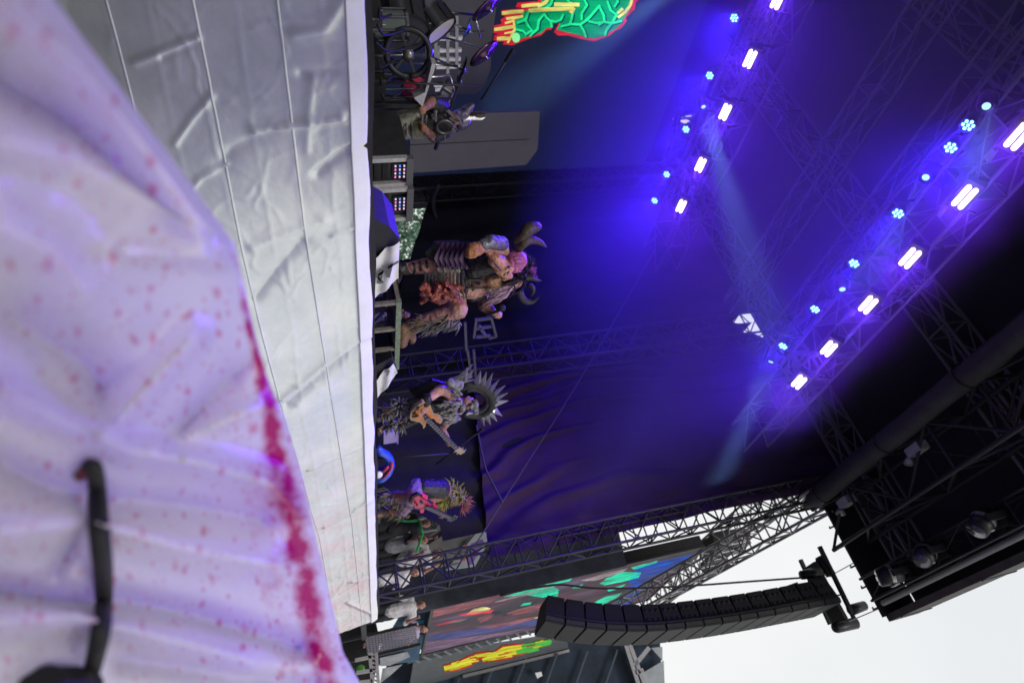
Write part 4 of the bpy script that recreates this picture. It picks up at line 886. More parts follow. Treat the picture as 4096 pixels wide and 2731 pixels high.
# lighting frame beside the mid tower
fr = thing('lamp_frame', 'small violet lit metal frame stand behind the singer\'s hand', 'frame', atY(1800, 1320, 7.0))
q = lambda a, b, dy=0: atY(a, b, 7.0+dy)
for a, b in [((1905,1280),(1965,1272)), ((1900,1315),(1965,1305)), ((1905,1348),(1960,1342)), ((1905,1275),(1895,1350)), ((1965,1270),(1985,1345)), ((1985,1345),(1955,1352)), ((1915,1300),(1940,1340)), ((1860,1290),(1865,1400)), ((1870,1400),(1890,1540)), ((1895,1400),(1905,1550))]:
    MB().bar(q(*a), q(*b), 0.045).build('frame_bar', mat('violet_lit_metal', (0.13, 0.11, 0.18), 0.5, 0.4), fr)  # violet stage light tinted into the metal colour
for k, (a, b, Y, lab) in enumerate([((1745,1856), (1908,1732), 5.0, 'black microphone boom crossing the neck of the bass guitar'), ((1925,398), (2025,243), 6.6, 'long thin microphone boom over the far left performer'), ((1850,300), (1755,560), 6.9, 'thin cymbal arm beside the drum kit')]):
    t = thing('microphone_boom', lab, 'microphone stand', atY(*a, Y), 'microphone booms')
    MB().tube([atY(*a, Y), atY(*b, Y)], 0.013, 8).build('boom', M_black, t, True)
    MB().cap(atY(*b, Y), atY(*b, Y)+(atY(*b, Y)-atY(*a, Y)).normalized()*0.13, 0.022, 0.026).build('microphone', M_rubber, t, True)
    m_ = atY(*a, Y).lerp(atY(*b, Y), 0.35); MB().tube([m_, Vector((m_.x, m_.y+0.15, 2.02))], 0.013, 8).build('stand_pole', M_black, t, True)
    MB().tube([Vector((m_.x, m_.y+0.15, 2.0)), Vector((m_.x, m_.y+0.15, 2.03))], [0.13, 0.12], 14).build('stand_foot', M_black, t)
# ------------------------------------------------------------------ drum kit on its riser
DY = 7.5
rs = thing('drum_riser', 'black drum riser with yellow hazard edge', 'riser', (3.6, 8.2, 2.0))
MB().box((3.4, 8.4, 2.20), (3.6, 2.4, 0.40)).build('riser_top', M_flight, rs)
for i in range(14): MB().box((1.8+0.26*i, 7.19, 2.34), (0.15, 0.014, 0.07)).build('yellow_dash', mat('hazard_yellow', (0.55, 0.50, 0.03), 0.6), rs)
def drum(lab, c, r, dpt, ax, shell, head, grp='drums'):
    t = thing('drum', lab, 'drum', c, grp); c = Vector(c); ax = Vector(ax).normalized()
    MB().tube([c-ax*dpt/2, c+ax*dpt/2], r, 24, False).build('shell', shell, t, True)
    for s in (-1, 1):
        MB().tube([c+ax*s*(dpt/2-0.012), c+ax*s*(dpt/2+0.018)], r+0.014, 24, False).build('hoop', mat('dark_chrome', (0.10, 0.10, 0.11), 0.3, 0.8), t, True)
        MB().tube([c+ax*s*(dpt/2-0.006), c+ax*s*dpt/2], r-0.004, 24).build('skin', head, t)
    x = ax.cross(Vector((0.3, 0.2, 1))).normalized(); y = ax.cross(x)
    for k in range(8):
        a = k*math.pi/4; o = (x*math.cos(a)+y*math.sin(a))*(r+0.012); MB().tube([c+o-ax*dpt/2, c+o+ax*dpt/2], 0.012, 6).build('tension_rod', mat('dark_chrome', (0.10, 0.10, 0.11), 0.3, 0.8), t)
    z = c.z-r if abs(ax.z) < 0.6 else c.z-dpt/2
    for k in range(3):
        a = k*2.1; MB().tube([c+Vector((math.cos(a)*r*0.9, math.sin(a)*r*0.9, -dpt*0.1)), Vector((c.x+math.cos(a)*r*1.2, c.y+math.sin(a)*r*1.2, 2.41))], 0.012, 6).build('leg', mat('dark_chrome', (0.10, 0.10, 0.11), 0.3, 0.8), t)
M_shell = mat('drum_shell', (0.03, 0.03, 0.035), 0.3); M_skin = mat('drum_skin', (0.55, 0.50, 0.50), 0.5, 0, 0.1, 3); M_skin2 = mat('drum_skin_dark', (0.05, 0.05, 0.06), 0.5)
drum('bass drum with a dark front skin at the edge of the riser', atY(1600, 80, DY), 0.30, 0.40, (0.35, -1, 0), M_shell, M_skin2)
drum('rack tom with a pinkish skin above the bass drum', atY(1735, 95, DY), 0.22, 0.22, (0.5, -0.75, 0.55), M_shell, M_skin)
drum('grey floor tom beside the bass drum', atY(1555, 100, DY-0.35), 0.16, 0.36, (0, 0, 1), mat('tom_grey', (0.07, 0.085, 0.085), 0.4), M_skin2)
drum('bright metal snare drum tilted near the far left performer', atY(1785, 380, DY-0.2), 0.17, 0.12, (0.3, -0.5, 0.8), mat('snare_metal', (0.45, 0.44, 0.45), 0.3, 0.8), M_skin)
drum('red sided tom low between the drums and the far left performer', atY(1660, 350, DY-0.3), 0.16, 0.18, (0.2, -0.6, 0.7), mat('red_shell', (0.40, 0.03, 0.08), 0.35), M_skin2)
wh = thing('wheel_ring', 'big black spoked ring standing in front of the drum kit', 'scenery ring', atY(1500, 210, 6.9))
c = atY(1632, 212, 6.9); r = 0.24
MB().tube([c+Vector((r*math.cos(a)*0.92, -0.1*math.cos(a), r*math.sin(a))) for a in [k*math.pi/14 for k in range(29)]], 0.035, 8).build('rim', M_black, wh, True)
for k in range(6): a = k*math.pi/3+0.3; MB().bar(c, c+Vector((r*math.cos(a)*0.92, -0.1*math.cos(a), r*math.sin(a))), 0.03).build('spoke', M_black, wh)
MB().tube([c+Vector((0.03, -0.06, 0)), c+Vector((-0.02, 0.05, 0))], [0.06, 0.06], 16).build('hub', mat('hub_steel', (0.20, 0.19, 0.17), 0.35, 0.7), wh, True)
MB().bar(c+Vector((0, 0, -r)), (c.x, c.y, 2.0), 0.06).build('stand', M_black, wh)
def cymbal(lab, px, Y, r, nrm, col, k):
    p = atY(*px, Y); t = thing('cymbal', lab, 'cymbal', (p.x, p.y, 2.4), 'cymbals'); n = Vector(nrm).normalized()
    MB().tube([p+n*0.035, p+n*0.028, p+n*0.012, p, p-n*0.010], [0.02, 0.05, 0.06, r*0.6, r], 28).build('plate', mat('cymbal_'+str(k), col, 0.25, 0.8, 0.2, 9), t, True)
    MB().tube([p+n*0.07, p-n*0.12, Vector((p.x-0.12, p.y+0.15, p.z-0.45))], 0.012, 8).build('boom_arm', mat('chrome', (0.55, 0.55, 0.56), 0.25, 0.9), t, True)
    MB().tube([Vector((p.x-0.12, p.y+0.15, p.z-0.45)), Vector((p.x-0.12, p.y+0.15, 2.4))], 0.014, 8).build('stand_pole', mat('chrome', (0.55, 0.55, 0.56), 0.25, 0.9), t, True)
cymbal('dark violet cymbal high at the edge of the photo by the logo', (1955, 30), DY, 0.24, (0.45, -0.7, 0.5), (0.10, 0.05, 0.12), 1)
cymbal('dark violet cymbal hanging beside the grey flat', (1938, 218), DY, 0.22, (0.35, -0.75, 0.45), (0.12, 0.06, 0.10), 2)
cymbal('cymbal seen edge on, its plate tinted blue like a glint', (1868, 120), DY, 0.16, (0.25, -0.35, 0.9), (0.05, 0.12, 0.30), 3)  # blue glint carried by the plate colour
cymbal('dark splash cymbal low behind the ladder frame', (1850, 280), DY+0.2, 0.17, (0.3, -0.2, 0.9), (0.05, 0.05, 0.08), 4)
ld = thing('ladder_frame', 'ladder like frame behind the drums, daylight gaps painted as white posts', 'frame', (atY(1700, 150, 8.6).x, 8.6, 2.0))
for k, b in enumerate((98, 155, 203, 238, 268, 340, 358)):
    a0, a1 = [(1730,1818),(1718,1850),(1730,1845),(1750,1842),(1745,1848),(1735,1810),(1740,1812)][k]
    MB().bar(atY(a0, b, 8.6), atY(a1, b-3, 8.6), 0.05, 0.04).build('daylight_post', mat('daylight_white', (0.82, 0.80, 0.78), 0.5), ld)  # white bars stand in for daylight gaps, brightness put into their colour
for a, b0, b1 in [(1742,0,235),(1752,180,240),(1790,90,300),(1826,60,260)]: MB().bar(atY(a, b0, 8.6), atY(a, b1, 8.6), 0.045).build('cross_bar', M_alu, ld)
for b in (60, 300): MB().bar((atY(1720, b, 8.6).x, 8.62, 2.0), atY(1730, b, 8.62), 0.05).build('foot_post', M_black, ld)
bx_ = thing('silver_case', 'tilted silver case edge between the drums and the far left performer', 'case', atY(1690, 360, 6.7))
MB().slab([atY(a, b, 6.7) for a, b in [(1655,392),(1690,428),(1745,258),(1728,255),(1700,370)]], (0, 0.12, 0)).build('case_edge', M_alu2, bx_)
MB().bar(atY(1690, 420, 6.75), (atY(1690, 420, 6.75).x, 6.8, 2.0), 0.06).build('case_stand', M_black, bx_)
# ------------------------------------------------------------------ side stage beyond the front tower line
aw = thing('awning', 'sloping grey fabric awning over the side stage', 'awning', atX(1560, 2250, 15.5))
def AX(pts, X): return [atX(a, b, X) for a, b in pts]
MB().slab(AX([(1995,1998),(1880,2050),(1760,2110),(1545,2275),(1600,2290),(1780,2262),(1960,2060)], 15.6), (0.04, 0, 0)).build('awning_cloth', mat('awning_grey', (0.20, 0.195, 0.19), 0.8, 0, 0.2, 2, 0.4, 5), aw)
for a, b in [((1995,1998),(1960,2064)), ((1995,1998),(1545,2275)), ((1545,2275),(1545,2330))]: MB().bar(atX(*a, 15.55), atX(*b, 15.55), 0.05).build('awning_pole', M_dark_alu, aw)
wb = thing('white_board', 'pale board with two red marks under the awning edge', 'board', atX(1790, 2270, 15.8))
MB().slab(AX([(1966,2056),(1785,2278),(1900,2262),(1945,2180)], 15.9), (0.05, 0, 0)).build('board_face', mat('board_pale', (0.42, 0.46, 0.48), 0.7, 0, 0.08, 2), wb)
for pl in [[(1852,2176),(1882,2186),(1878,2196),(1856,2190)], [(1834,2226),(1866,2234),(1858,2242),(1836,2236)]]: MB().slab(AX(pl, 15.86), (0.02, 0, 0)).build('red_mark', mat('red_mark', (0.62, 0.12, 0.12), 0.7), wb)
for a, b in [((1880,2200),(1830,2215)), ((1875,2205),(1835,2228)), ((1840,2250),(1800,2262))]: MB().bar(atX(*a, 15.85), atX(*b, 15.85), 0.012).build('ruled_line', M_dark_alu, wb)
pb = thing('violet_banner', 'violet cloth hanging in front of the pale board', 'cloth', atX(1880, 2250, 15.2))
MB().slab(AX([(1930,2154),(1885,2172),(1868,2222),(1872,2262),(1890,2250),(1915,2215),(1938,2170)], 15.4), (0.03, 0, 0)).build('cloth_face', mat('violet_cloth', (0.22, 0.14, 0.42), 0.8, 0, 0.3, 4), pb)
bk = thing('side_stage_backing', 'dark navy sheet added behind the side stage to mask the sky', 'backing cloth', (17.2, 5.2, 0))
MB().slab([(17.6, 4.40, 0), (17.6, 9.0, 0), (17.6, 9.0, 9.2), (17.6, 4.40, 8.7)], (0.05, 0, 0)).build('backing_sheet', mat('backing', (0.06, 0.065, 0.085), 0.9, 0, 0.5, 1.5), bk)  # added sheet hides the white sky gap beside the tower
fh = thing('fire_hose', 'green tube bent across the side stage', 'tube', atX(1660, 2120, 14.2))
for i, pl in enumerate([[(1580,2078),(1635,2084),(1676,2080)], [(1676,2080),(1684,2110),(1690,2132)], [(1690,2132),(1678,2175),(1666,2208)]]):
    MB().tube([atX(a, b, 14.0) for a, b in pl], 0.028, 8).build('green_tube', mat('green_plastic', (0.05, 0.42, 0.12), 0.5), fh, True)
# ------------------------------------------------------------------ foot of the wing: fence, scaffold and hoardings
cf = thing('chain_link_fence', 'small chain link fence panel below the side video screen', 'fence', atX(1490, 2550, 19.0))
FX = 19.0; M_wire = mat('wire', (0.30, 0.28, 0.34), 0.5, 0.5)
y0_, y1_ = atX(1560, 2520, FX).y, atX(1560, 2605, FX).y; zb_, zt_ = 1.75, 3.05
for k in range(-8, 12):
    for sgn in (1, -1):
        pts_ = []
        for t_ in (0.0, 1.0):
            yy = y0_ + (y1_-y0_)*(k/10) + (y1_-y0_)*0.8*t_; pts_.append((yy, zb_+(zt_-zb_)*(t_ if sgn > 0 else 1-t_)))
        (ya, za), (yb, zb2) = pts_
        lo, hi = min(y0_, y1_), max(y0_, y1_); ta = 0.0; tb = 1.0
        for lim in (lo, hi):
            pass
        def cl(yv): return max(lo, min(hi, yv))
        if abs(yb-ya) < 1e-6: continue
        f = lambda yv: za+(zb2-za)*(yv-ya)/(yb-ya)
        A_, B_ = cl(ya), cl(yb)
        if abs(A_-B_) > 0.02: rod('wire', (FX, A_, f(A_)), (FX, B_, f(B_)), 0.014, M_wire, cf)
for yy in (y0_, y1_): MB().bar((FX, yy, 0), (FX, yy, zt_+0.05), 0.07).build('fence_post', M_dark_alu, cf)
sb = thing('scaffold_base', 'pale scaffold frame with rungs at the very bottom corner of the wing', 'scaffold', atX(1440, 2700, 17.0))
for a, b in [((1420,2640),(1490,2625)), ((1425,2690),(1490,2680)), ((1440,2728),(1490,2722)), ((1505,2610),(1515,2750)), ((1478,2610),(1492,2750))]: MB().bar(atX(*a, 17.0), atX(*b, 17.0), 0.07).build('scaffold_tube', M_alu2, sb)
for i in range(8): MB().bar(atX(1478+i, 2612+i*17, 17.0), atX(1508, 2620+i*17, 17.0), 0.035).build('lacing', M_alu2, sb)
hb = thing('blue_hoarding', 'blue and white printed hoarding under the side screen', 'hoarding', atX(1620, 2500, 20.0))
MB().slab(AX([(1610,2440),(1715,2415),(1690,2560),(1672,2640),(1505,2660),(1510,2610)], 20.5), (0.05, 0, 0)).build('hoarding_face', mat('hoarding_blue', (0.07, 0.14, 0.22), 0.7, 0, 0.5, 1.2), hb)
MB().slab(AX([(1625,2488),(1705,2478),(1702,2490),(1626,2500)], 20.4), (0.02, 0, 0)).build('blue_stripe', mat('stripe_blue', (0.08, 0.33, 0.55), 0.6), hb)
MB().slab(AX([(1520,2630),(1630,2605),(1640,2625),(1560,2660),(1520,2662)], 20.4), (0.02, 0, 0)).build('pale_print', mat('pale_print', (0.42, 0.44, 0.46), 0.7, 0, 0.4, 3), hb)
MB().slab(AX([(1520,2731),(1530,2672),(1610,2655),(1560,2700)], 20.4), (0.02, 0, 0)).build('pale_print', mat('pale_print', (0.42, 0.44, 0.46), 0.7, 0, 0.4, 3), hb)
dk = thing('dark_area_sheet', 'flat black sheet over the dark area at the end of the tarpaulin', 'cloth wall', atX(1400, 2580, 17.5))
MB().slab(AX([(1330,2500),(1500,2470),(1520,2560),(1490,2760),(1330,2800)], 21.5), (0.05, 0, 0)).build('cloth_face', M_flight, dk)  # flat black sheet fills the dark area past the tarpaulin
bo = thing('green_bundle', 'tiny bright green cloth bundle at the foot of the wing', 'bundle', atX(1440, 2670, 17.2))
MB().ell(atX(1442, 2672, 17.2), (0.1, 0.08, 0.1)).build('bundle', mat('lime', (0.12, 0.55, 0.06), 0.6), bo, True)  # plain green bundle, does not glow

# ------------------------------------------------------------------ backline clutter along the drum riser
cl_r = random.Random(21)
for k in range(7):
    px = (1500+cl_r.uniform(0, 60), 20+58*k); Y = 6.55+0.12*(k % 3); q0 = atY(*px, Y); wv = cl_r.uniform(0.18, 0.34)
    t = thing('floor_case', ORD[k]+' dark gear case along the foot of the drum riser, counted from the photo edge', 'case', (q0.x, Y, 2.0), 'gear cases by the drum riser')
    h_ = cl_r.uniform(0.28, 0.55); MB().box((q0.x, Y+0.15, 2.0+h_/2), (wv, 0.3, h_)).build('case_body', M_flight if k % 2 else M_rubber, t)
    for s_ in (-1, 1): MB().bar((q0.x+s_*wv*0.47, Y-0.003, 2.0), (q0.x+s_*wv*0.47, Y-0.003, 2.0+h_), 0.02).build('edge_strip', mat('dark_chrome', (0.10, 0.10, 0.11), 0.3, 0.8), t)
    MB().box((q0.x, Y-0.012, 2.0+h_*0.55), (0.08, 0.02, 0.03)).build('handle', M_alu2, t)
for k in range(6):
    a0 = atY(1500+cl_r.uniform(0, 30), 30+70*k, 6.4); a1 = atY(1560+cl_r.uniform(0, 120), 60+60*k, 6.9)
    cable(ORD[k]+' slack black cable over the gear by the drum riser, counted from the photo edge', [a0, a0.lerp(a1, 0.4)+Vector((0.05, -0.06, -0.05)), a1], 0.014, M_rubber, 'cable', 'cables by the drum riser')
for k, (a, b, Y) in enumerate([((1560,330),(1800,300),7.2), ((1600,30),(1900,60),7.6), ((1600,250),(1830,265),7.7)]):
    t = thing('hardware_stand', ['chrome hardware stand leaning by the red sided tom','chrome hardware stand at the photo edge behind the toms','chrome hardware stand through the ladder frame'][k], 'stand', atY(*a, Y), 'drum hardware stands')
    p0, p1 = atY(*a, Y), atY(*b, Y); MB().tube([p0, p1], 0.014, 8).build('tube', mat('chrome', (0.55, 0.55, 0.56), 0.25, 0.9), t, True)
    MB().tube([p0.lerp(p1, 0.5), p0.lerp(p1, 0.56)], 0.026, 8).build('wing_clamp', M_black, t); MB().tube([p1, p1+Vector((0.25, -0.05, 0.08))], 0.010, 8).build('arm', mat('chrome', (0.55, 0.55, 0.56), 0.25, 0.9), t, True)
    for j in range(3): MB().tube([p0, Vector((p0.x+0.2*math.cos(j*2.1), p0.y+0.2*math.sin(j*2.1), 2.42 if p0.y > 7.3 else 2.02))], 0.010, 6).build('foot', M_black, t)
# ------------------------------------------------------------------ people
M_skin_p = mat('skin_pink', (0.42, 0.215, 0.17), 0.5, 0, 0.42, 7, 0.3, 30); M_skin_t = mat('skin_tan', (0.252, 0.119, 0.070), 0.5, 0, 0.25, 14, 0.4, 40)
M_leather = mat('black_leather', (0.022, 0.020, 0.022), 0.45, 0, 0.3, 14, 0.4, 40); M_purpl = mat('purple_leather', (0.045, 0.015, 0.055), 0.5, 0, 0.25, 10, 0.3, 30)
M_chain = mat('chain_grey', (0.120, 0.120, 0.114), 0.4, 0.7, 0.4, 60, 0.8, 120); M_horn = mat('horn_brown', (0.05, 0.033, 0.022), 0.4, 0, 0.4, 18, 0.5, 60); M_hornb = mat('horn_black', (0.035, 0.034, 0.034), 0.4, 0, 0.3, 18, 0.6, 80)
M_hair = mat('hair_black', (0.015, 0.012, 0.013), 0.6, 0, 0.4, 30); M_fur = mat('fur_grey', (0.180, 0.168, 0.162), 0.8, 0, 0.45, 25, 0.5, 60); M_beard = mat('beard_pink', (0.413, 0.270, 0.315), 0.7, 0, 0.2, 25)
M_gore = mat('gore_red', (0.24, 0.055, 0.04), 0.25, 0, 0.95, 22, 0.9, 45); M_boot = mat('boot_brown', (0.154, 0.084, 0.049), 0.55, 0, 0.35, 12, 0.5, 30); M_pinkm = mat('pink_mask', (0.425, 0.111, 0.221), 0.45, 0, 0.6, 12, 0.6, 25)
M_bone = mat('bone_grey', (0.168, 0.159, 0.146), 0.5, 0, 0.7, 16, 0.5, 40); M_steel = mat('spike_steel', (0.413, 0.405, 0.413), 0.3, 0.7, 0.15, 12); M_arm = mat('charcoal_armour', (0.025, 0.025, 0.026), 0.5, 0.2, 0.35, 16, 0.5, 40)
def strands(name, seeds, n, length, r, m, parent, dirf, rnd, droop=0.0):
    """tapering locks that start on small balls (centre, radius)"""
    mb = MB()
    for c, rad in seeds:
        for _ in range(n):
            d = Vector((rnd.gauss(0,1), rnd.gauss(0,1), rnd.gauss(0,1))).normalized(); p = Vector(c)+d*rad*0.8
            g = (d*0.6 + Vector(dirf(d))).normalized(); l = length*rnd.uniform(0.6, 1.3)
            mid = p+g*l*0.5+Vector((rnd.gauss(0,1), rnd.gauss(0,1), rnd.gauss(0,1)))*l*0.08; e = p+g*l+Vector((0,0,-droop*l))
            mb.tube([p, mid, e], [r, r*0.8, r*0.1], 4, False)
    o = mb.build(name, m, parent, True); o['kind'] = 'stuff'; return o
def cone(p, d, l, r, n=5):
    p = Vector(p); d = Vector(d).normalized(); return MB().tube([p, p+d*l*0.15, p+d*l], [r, r*0.85, 0.002], n)
def horn(name, pts, rs, m, parent, n=10):
    P = [Vector(p) for p in pts]; D = []; R_ = []
    for i in range(len(P)-1):
        for q in range(6):
            t = q/6; p0 = P[max(i-1,0)]; p1 = P[i]; p2 = P[i+1]; p3 = P[min(i+2,len(P)-1)]
            D.append(0.5*((2*p1)+(p2-p0)*t+(2*p0-5*p1+4*p2-p3)*t*t+(3*p1-p0-3*p2+p3)*t*t*t)); R_.append((rs[i]+(rs[i+1]-rs[i])*t)*(1+0.06*math.sin(len(D)*2.2)))
    D.append(P[-1]); R_.append(rs[-1]); return MB().tube(D, R_, n).build(name, m, parent, True)
def fist(c, d, side, r, k):
    """a closed hand: palm, four bent fingers and a thumb; d runs wrist to knuckles, side across the knuckles"""
    c = Vector(c); d = Vector(d).normalized(); s = Vector(side); s = (s-d*s.dot(d)).normalized(); nrm = d.cross(s)
    out = [('e', c, (r*0.95, r*0.95, r*0.95))]
    for i in range(4):
        o = s*(i-1.5)*r*0.46; kn = c+d*r*0.9+o; mid = kn+nrm*r*0.65+d*r*0.30*(1-0.1*abs(i-1.5)); tip = c+nrm*r*0.95+o+d*r*0.1
        out += [(kn, mid, r*0.27, r*0.25, 6), (mid, tip, r*0.25, r*0.22, 6)]
    b = c-s*r*0.85+nrm*r*0.25; out += [(b, b+d*r*0.7+nrm*r*0.55, r*0.27, r*0.24, 6), (b+d*r*0.7+nrm*r*0.55, c+d*r*0.9+nrm*r*0.95-s*r*0.2, r*0.24, r*0.2, 6)]
    return out
def band(name, a, b, r, m, parent, n=20, rx=0.17, rz=0.14, t=0.02):
    """ring strap round the trunk between two image points"""
    a, b = Vector(a), Vector(b); c = (a+b)/2; x = (b-a)/2; y = Vector((-0.55, -0.83, 0))*rz
    return MB().tube([c+x*math.cos(k*2*math.pi/n)+y*math.sin(k*2*math.pi/n) for k in range(n+1)], t, 6, False).build(name, m, parent, True)
rnd = random.Random(11)
# ---- horned singer
Y0 = 5.5; K = 0.0031
J = lambda x, y, dy=0.0: atY(x, y, Y0+dy)
me_ = thing('person', 'person in a horned demon costume with studded belts, leaning on the cage riser', 'person', J(1595, 1200), 'costumed performers')
BULK = 1.18
def CP(a, b, ra, rb): return (a, b, ra*K*BULK, rb*K*BULK)
body = [CP(J(1835,1140), J(1895,1140), 46, 50), CP(J(1895,1140), J(1950,1110), 50, 54), CP(J(1945,1080), J(1960,1150), 42, 40), CP(J(1955,1110), J(2010,1115), 30, 26), ('e', J(2055,1125,-0.05), (0.095,0.105,0.12)),
        CP(J(1968,1060), J(2008,1000,-0.1), 30, 26), CP(J(2008,1000,-0.1), J(1922,985,-0.25), 25, 16), CP(J(1960,1165), J(1935,1215,-0.1), 27, 20), CP(J(1935,1215,-0.1), J(1972,1248,-0.2), 20, 14),
        CP(J(1815,1115), J(1705,1066,-0.05), 38, 28), CP(J(1705,1066,-0.05), J(1595,1075), 26, 16), CP(J(1590,1075), J(1583,1110,-0.15), 17, 12),
        CP(J(1815,1165), J(1832,1238,-0.3), 38, 34), CP(J(1832,1238,-0.3), J(1690,1280,-0.2), 32, 20), CP(J(1690,1280,-0.2), J(1620,1315,-0.2), 22, 22)]
body += fist(J(1893,1000,-0.28), J(1880,1004,-0.3)-J(1922,985,-0.25), (0.4,0.8,0.2), 0.062, K)
body += fist(J(1985,1258,-0.22), J(1990,1262,-0.25)-J(1965,1245,-0.2), (0.5,0.5,0.6), 0.052, K)
# brow, nose, jaw and ears of the face
body += [('e', J(2072,1135,-0.13), (0.05,0.04,0.03)), (J(2066,1138,-0.15), J(2050,1146,-0.18), 0.020, 0.026, 6), ('e', J(2030,1138,-0.10), (0.06,0.06,0.05)), ('e', J(2055,1092,-0.03), (0.02,0.03,0.04)), ('e', J(2052,1158,-0.03), (0.02,0.03,0.04))]
bo_ = blob('body', body, M_skin_p, me_, 0.011, 3)
for a, b in ((2064,1122), (2060,1152)): MB().ell(J(a, b, -0.17), 0.016).build('eye', mat('eye_dark', (0.02,0.02,0.02), 0.2), bo_, True)
MB().tube([J(2036,1132,-0.185), J(2034,1146,-0.195), J(2037,1158,-0.18)], 0.009, 6).build('mouth', M_gore, bo_, True)
# mask on the near shoulder: pink skull with brow, jaw and dark eye slits
mk = blob('shoulder_mask', [('e', J(2066,1040,-0.20), (0.13,0.13,0.135)), ('e', J(2050,1062,-0.26), (0.10,0.08,0.10)), CP(J(2052,1030,-0.3), J(2030,1092,-0.34), 12, 12)], M_pinkm, me_, 0.010, 3)
jaw = blob('mask_jaw', [CP(J(2028,1068,-0.30), J(1980,1040,-0.32), 26, 24), CP(J(1985,1035,-0.30), J(1958,1012,-0.26), 22, 12), CP(J(2020,1092,-0.31), J(1998,1075,-0.34), 20, 18), CP(J(2036,1104,-0.30), J(2014,1112,-0.28), 13, 10)], mat('mask_tan', (0.44, 0.20, 0.12), 0.45, 0, 0.5, 12, 0.6, 25), me_, 0.010, 3)
for a, b in ((2030,1072), (2026,1094)): MB().ell(J(a, b, -0.395), (0.05,0.014,0.017), Matrix.Rotation(0.75,3,'Y')).build('dark_eye_slit', M_leather, mk, True); MB().ell(J(a-4, b+3, -0.41), (0.022,0.008,0.009), Matrix.Rotation(0.75,3,'Y')).build('painted_eye_glint', M_steel, mk, True)  # dark slits and pale glints are solids coloured like shade and highlight
for i in range(4): MB().tube([J(2008-i*9,1086-i*10,-0.415), J(2000-i*9,1080-i*11,-0.42), J(1994-i*9,1068-i*10,-0.41)], [0.004,0.010,0.004], 6).build('jaw_crease', M_leather, jaw, True)
for i in range(10): MB().tube([J(2056-i*1.0,1026+i*7.5,-0.36+0.004*i), J(2084-i*1.5,1022+i*7,-0.31), J(2104-i*2,1040+i*5,-0.18)], [0.008,0.016,0.008], 6).build('mask_ridge', M_pinkm if i % 2 else mat('ridge_dark', (0.20,0.04,0.12), 0.5), mk, True)
blob('vest', [CP(J(1895,1078,-0.06), J(1960,1062,-0.05), 34, 34), CP(J(1960,1062,-0.04), J(1985,1020,-0.05), 24, 16), CP(J(1890,1080,0.03), J(1900,1170,0.02), 30, 30), CP(J(1890,1175,-0.02), J(1940,1170,-0.02), 30, 30)], M_leather, me_, 0.012, 2)
for v_, u_ in ((1705,1050), (1680,1055), (1655,1060)): band('leg_strap', J(v_, u_-6, -0.05), J(v_-2, u_+34, -0.05), 0, M_leather, me_, 14, 0.1, 0.085, 0.016)
for v_, u_ in ((1810,1222), (1780,1240)): band('leg_strap', J(v_+16, u_+2, -0.28), J(v_-24, u_+40, -0.28), 0, M_leather, me_, 14, 0.1, 0.10, 0.014)
horn('horn', [J(2060,968,-0.1), J(2090,945,-0.1), J(2112,918,-0.05), J(2140,908,0), J(2160,910,0.02)], [0.05,0.065,0.085,0.075,0.03], M_horn, me_)
horn('horn', [J(2072,996,-0.15), J(2095,972,-0.15), J(2120,960,-0.12), J(2155,966,-0.1), J(2185,988,-0.1)], [0.055,0.06,0.055,0.04,0.008], M_horn, me_)
horn('horn', [J(2105,1112,-0.1), J(2130,1112,-0.12), J(2148,1120,-0.14), J(2166,1122,-0.15)], [0.04,0.03,0.02,0.004], M_hornb, me_)
horn('horn', [J(2078,1162,-0.1), J(2088,1190,-0.14), J(2106,1206,-0.18), J(2132,1206,-0.2), J(2156,1186,-0.2)], [0.05,0.048,0.042,0.028,0.005], M_hornb, me_)
horn('horn', [J(2118,1140,-0.14), J(2132,1150,-0.18), J(2134,1166,-0.2), J(2124,1184,-0.22)], [0.03,0.028,0.02,0.004], M_horn, me_)
strands('hair', [(J(2080,1095), 0.11), (J(2070,1070,0.05), 0.10), (J(2040,1085,0.08), 0.10), (J(2095,1115,0.02), 0.09), (J(2100,1085,0.02), 0.06), (J(2050,1100,-0.12), 0.07), (J(2075,1105,-0.12), 0.06), (J(2030,1075,0.0), 0.09)], 60, 0.20, 0.012, M_hair, me_, lambda d: (-0.2, 0.3, -0.2), rnd, 0.3)
strands('beard', [(J(2040,1148,-0.16), 0.05), (J(2028,1158,-0.15), 0.06), (J(2010,1170,-0.15), 0.05)], 46, 0.22, 0.009, M_beard, me_, lambda d: (0.25, -0.1, -1.4), rnd, 0.2)
strands('head_crest', [(J(2118,1080), 0.03), (J(2125,1100), 0.03)], 16, 0.09, 0.010, mat('crest_purple', (0.30, 0.05, 0.35), 0.6), me_, lambda d: (0, 0, 0.8), rnd)
# belts, straps and studs
for a, b, w_ in [((1852,1080),(1850,1200),0.035), ((1838,1078),(1836,1200),0.030), ((1905,1085),(1905,1196),0.018), ((1878,1085),(1878,1200),0.018), ((1932,1070),(1932,1192),0.022), ((1955,1070),(1950,1190),0.022)]:
    band('belt', J(*a), J(*b), 0, M_leather, me_, 22, 0.17, 0.175, w_)
for b in (1118, 1150): MB().tube([J(1850,b,-0.17), J(1880,b+1,-0.18), J(1910,b+2,-0.185), J(1945,b,-0.18)], 0.014, 6).build('strap', M_leather, me_, True)
for i in range(16):
    b = 975+12*i; q = J(1852+2*math.sin(i), 1085+7.2*i, -0.20-0.02*math.sin(i/15*3.1)); cone(q, (-0.5,-0.8,0.1), 0.045, 0.014).build('stud', M_steel, me_)
    q = J(1836, 1082+7.4*i, -0.20-0.02*math.sin(i/15*3.1)); cone(q, (-0.5,-0.8,-0.2), 0.05, 0.014).build('stud', M_steel, me_)
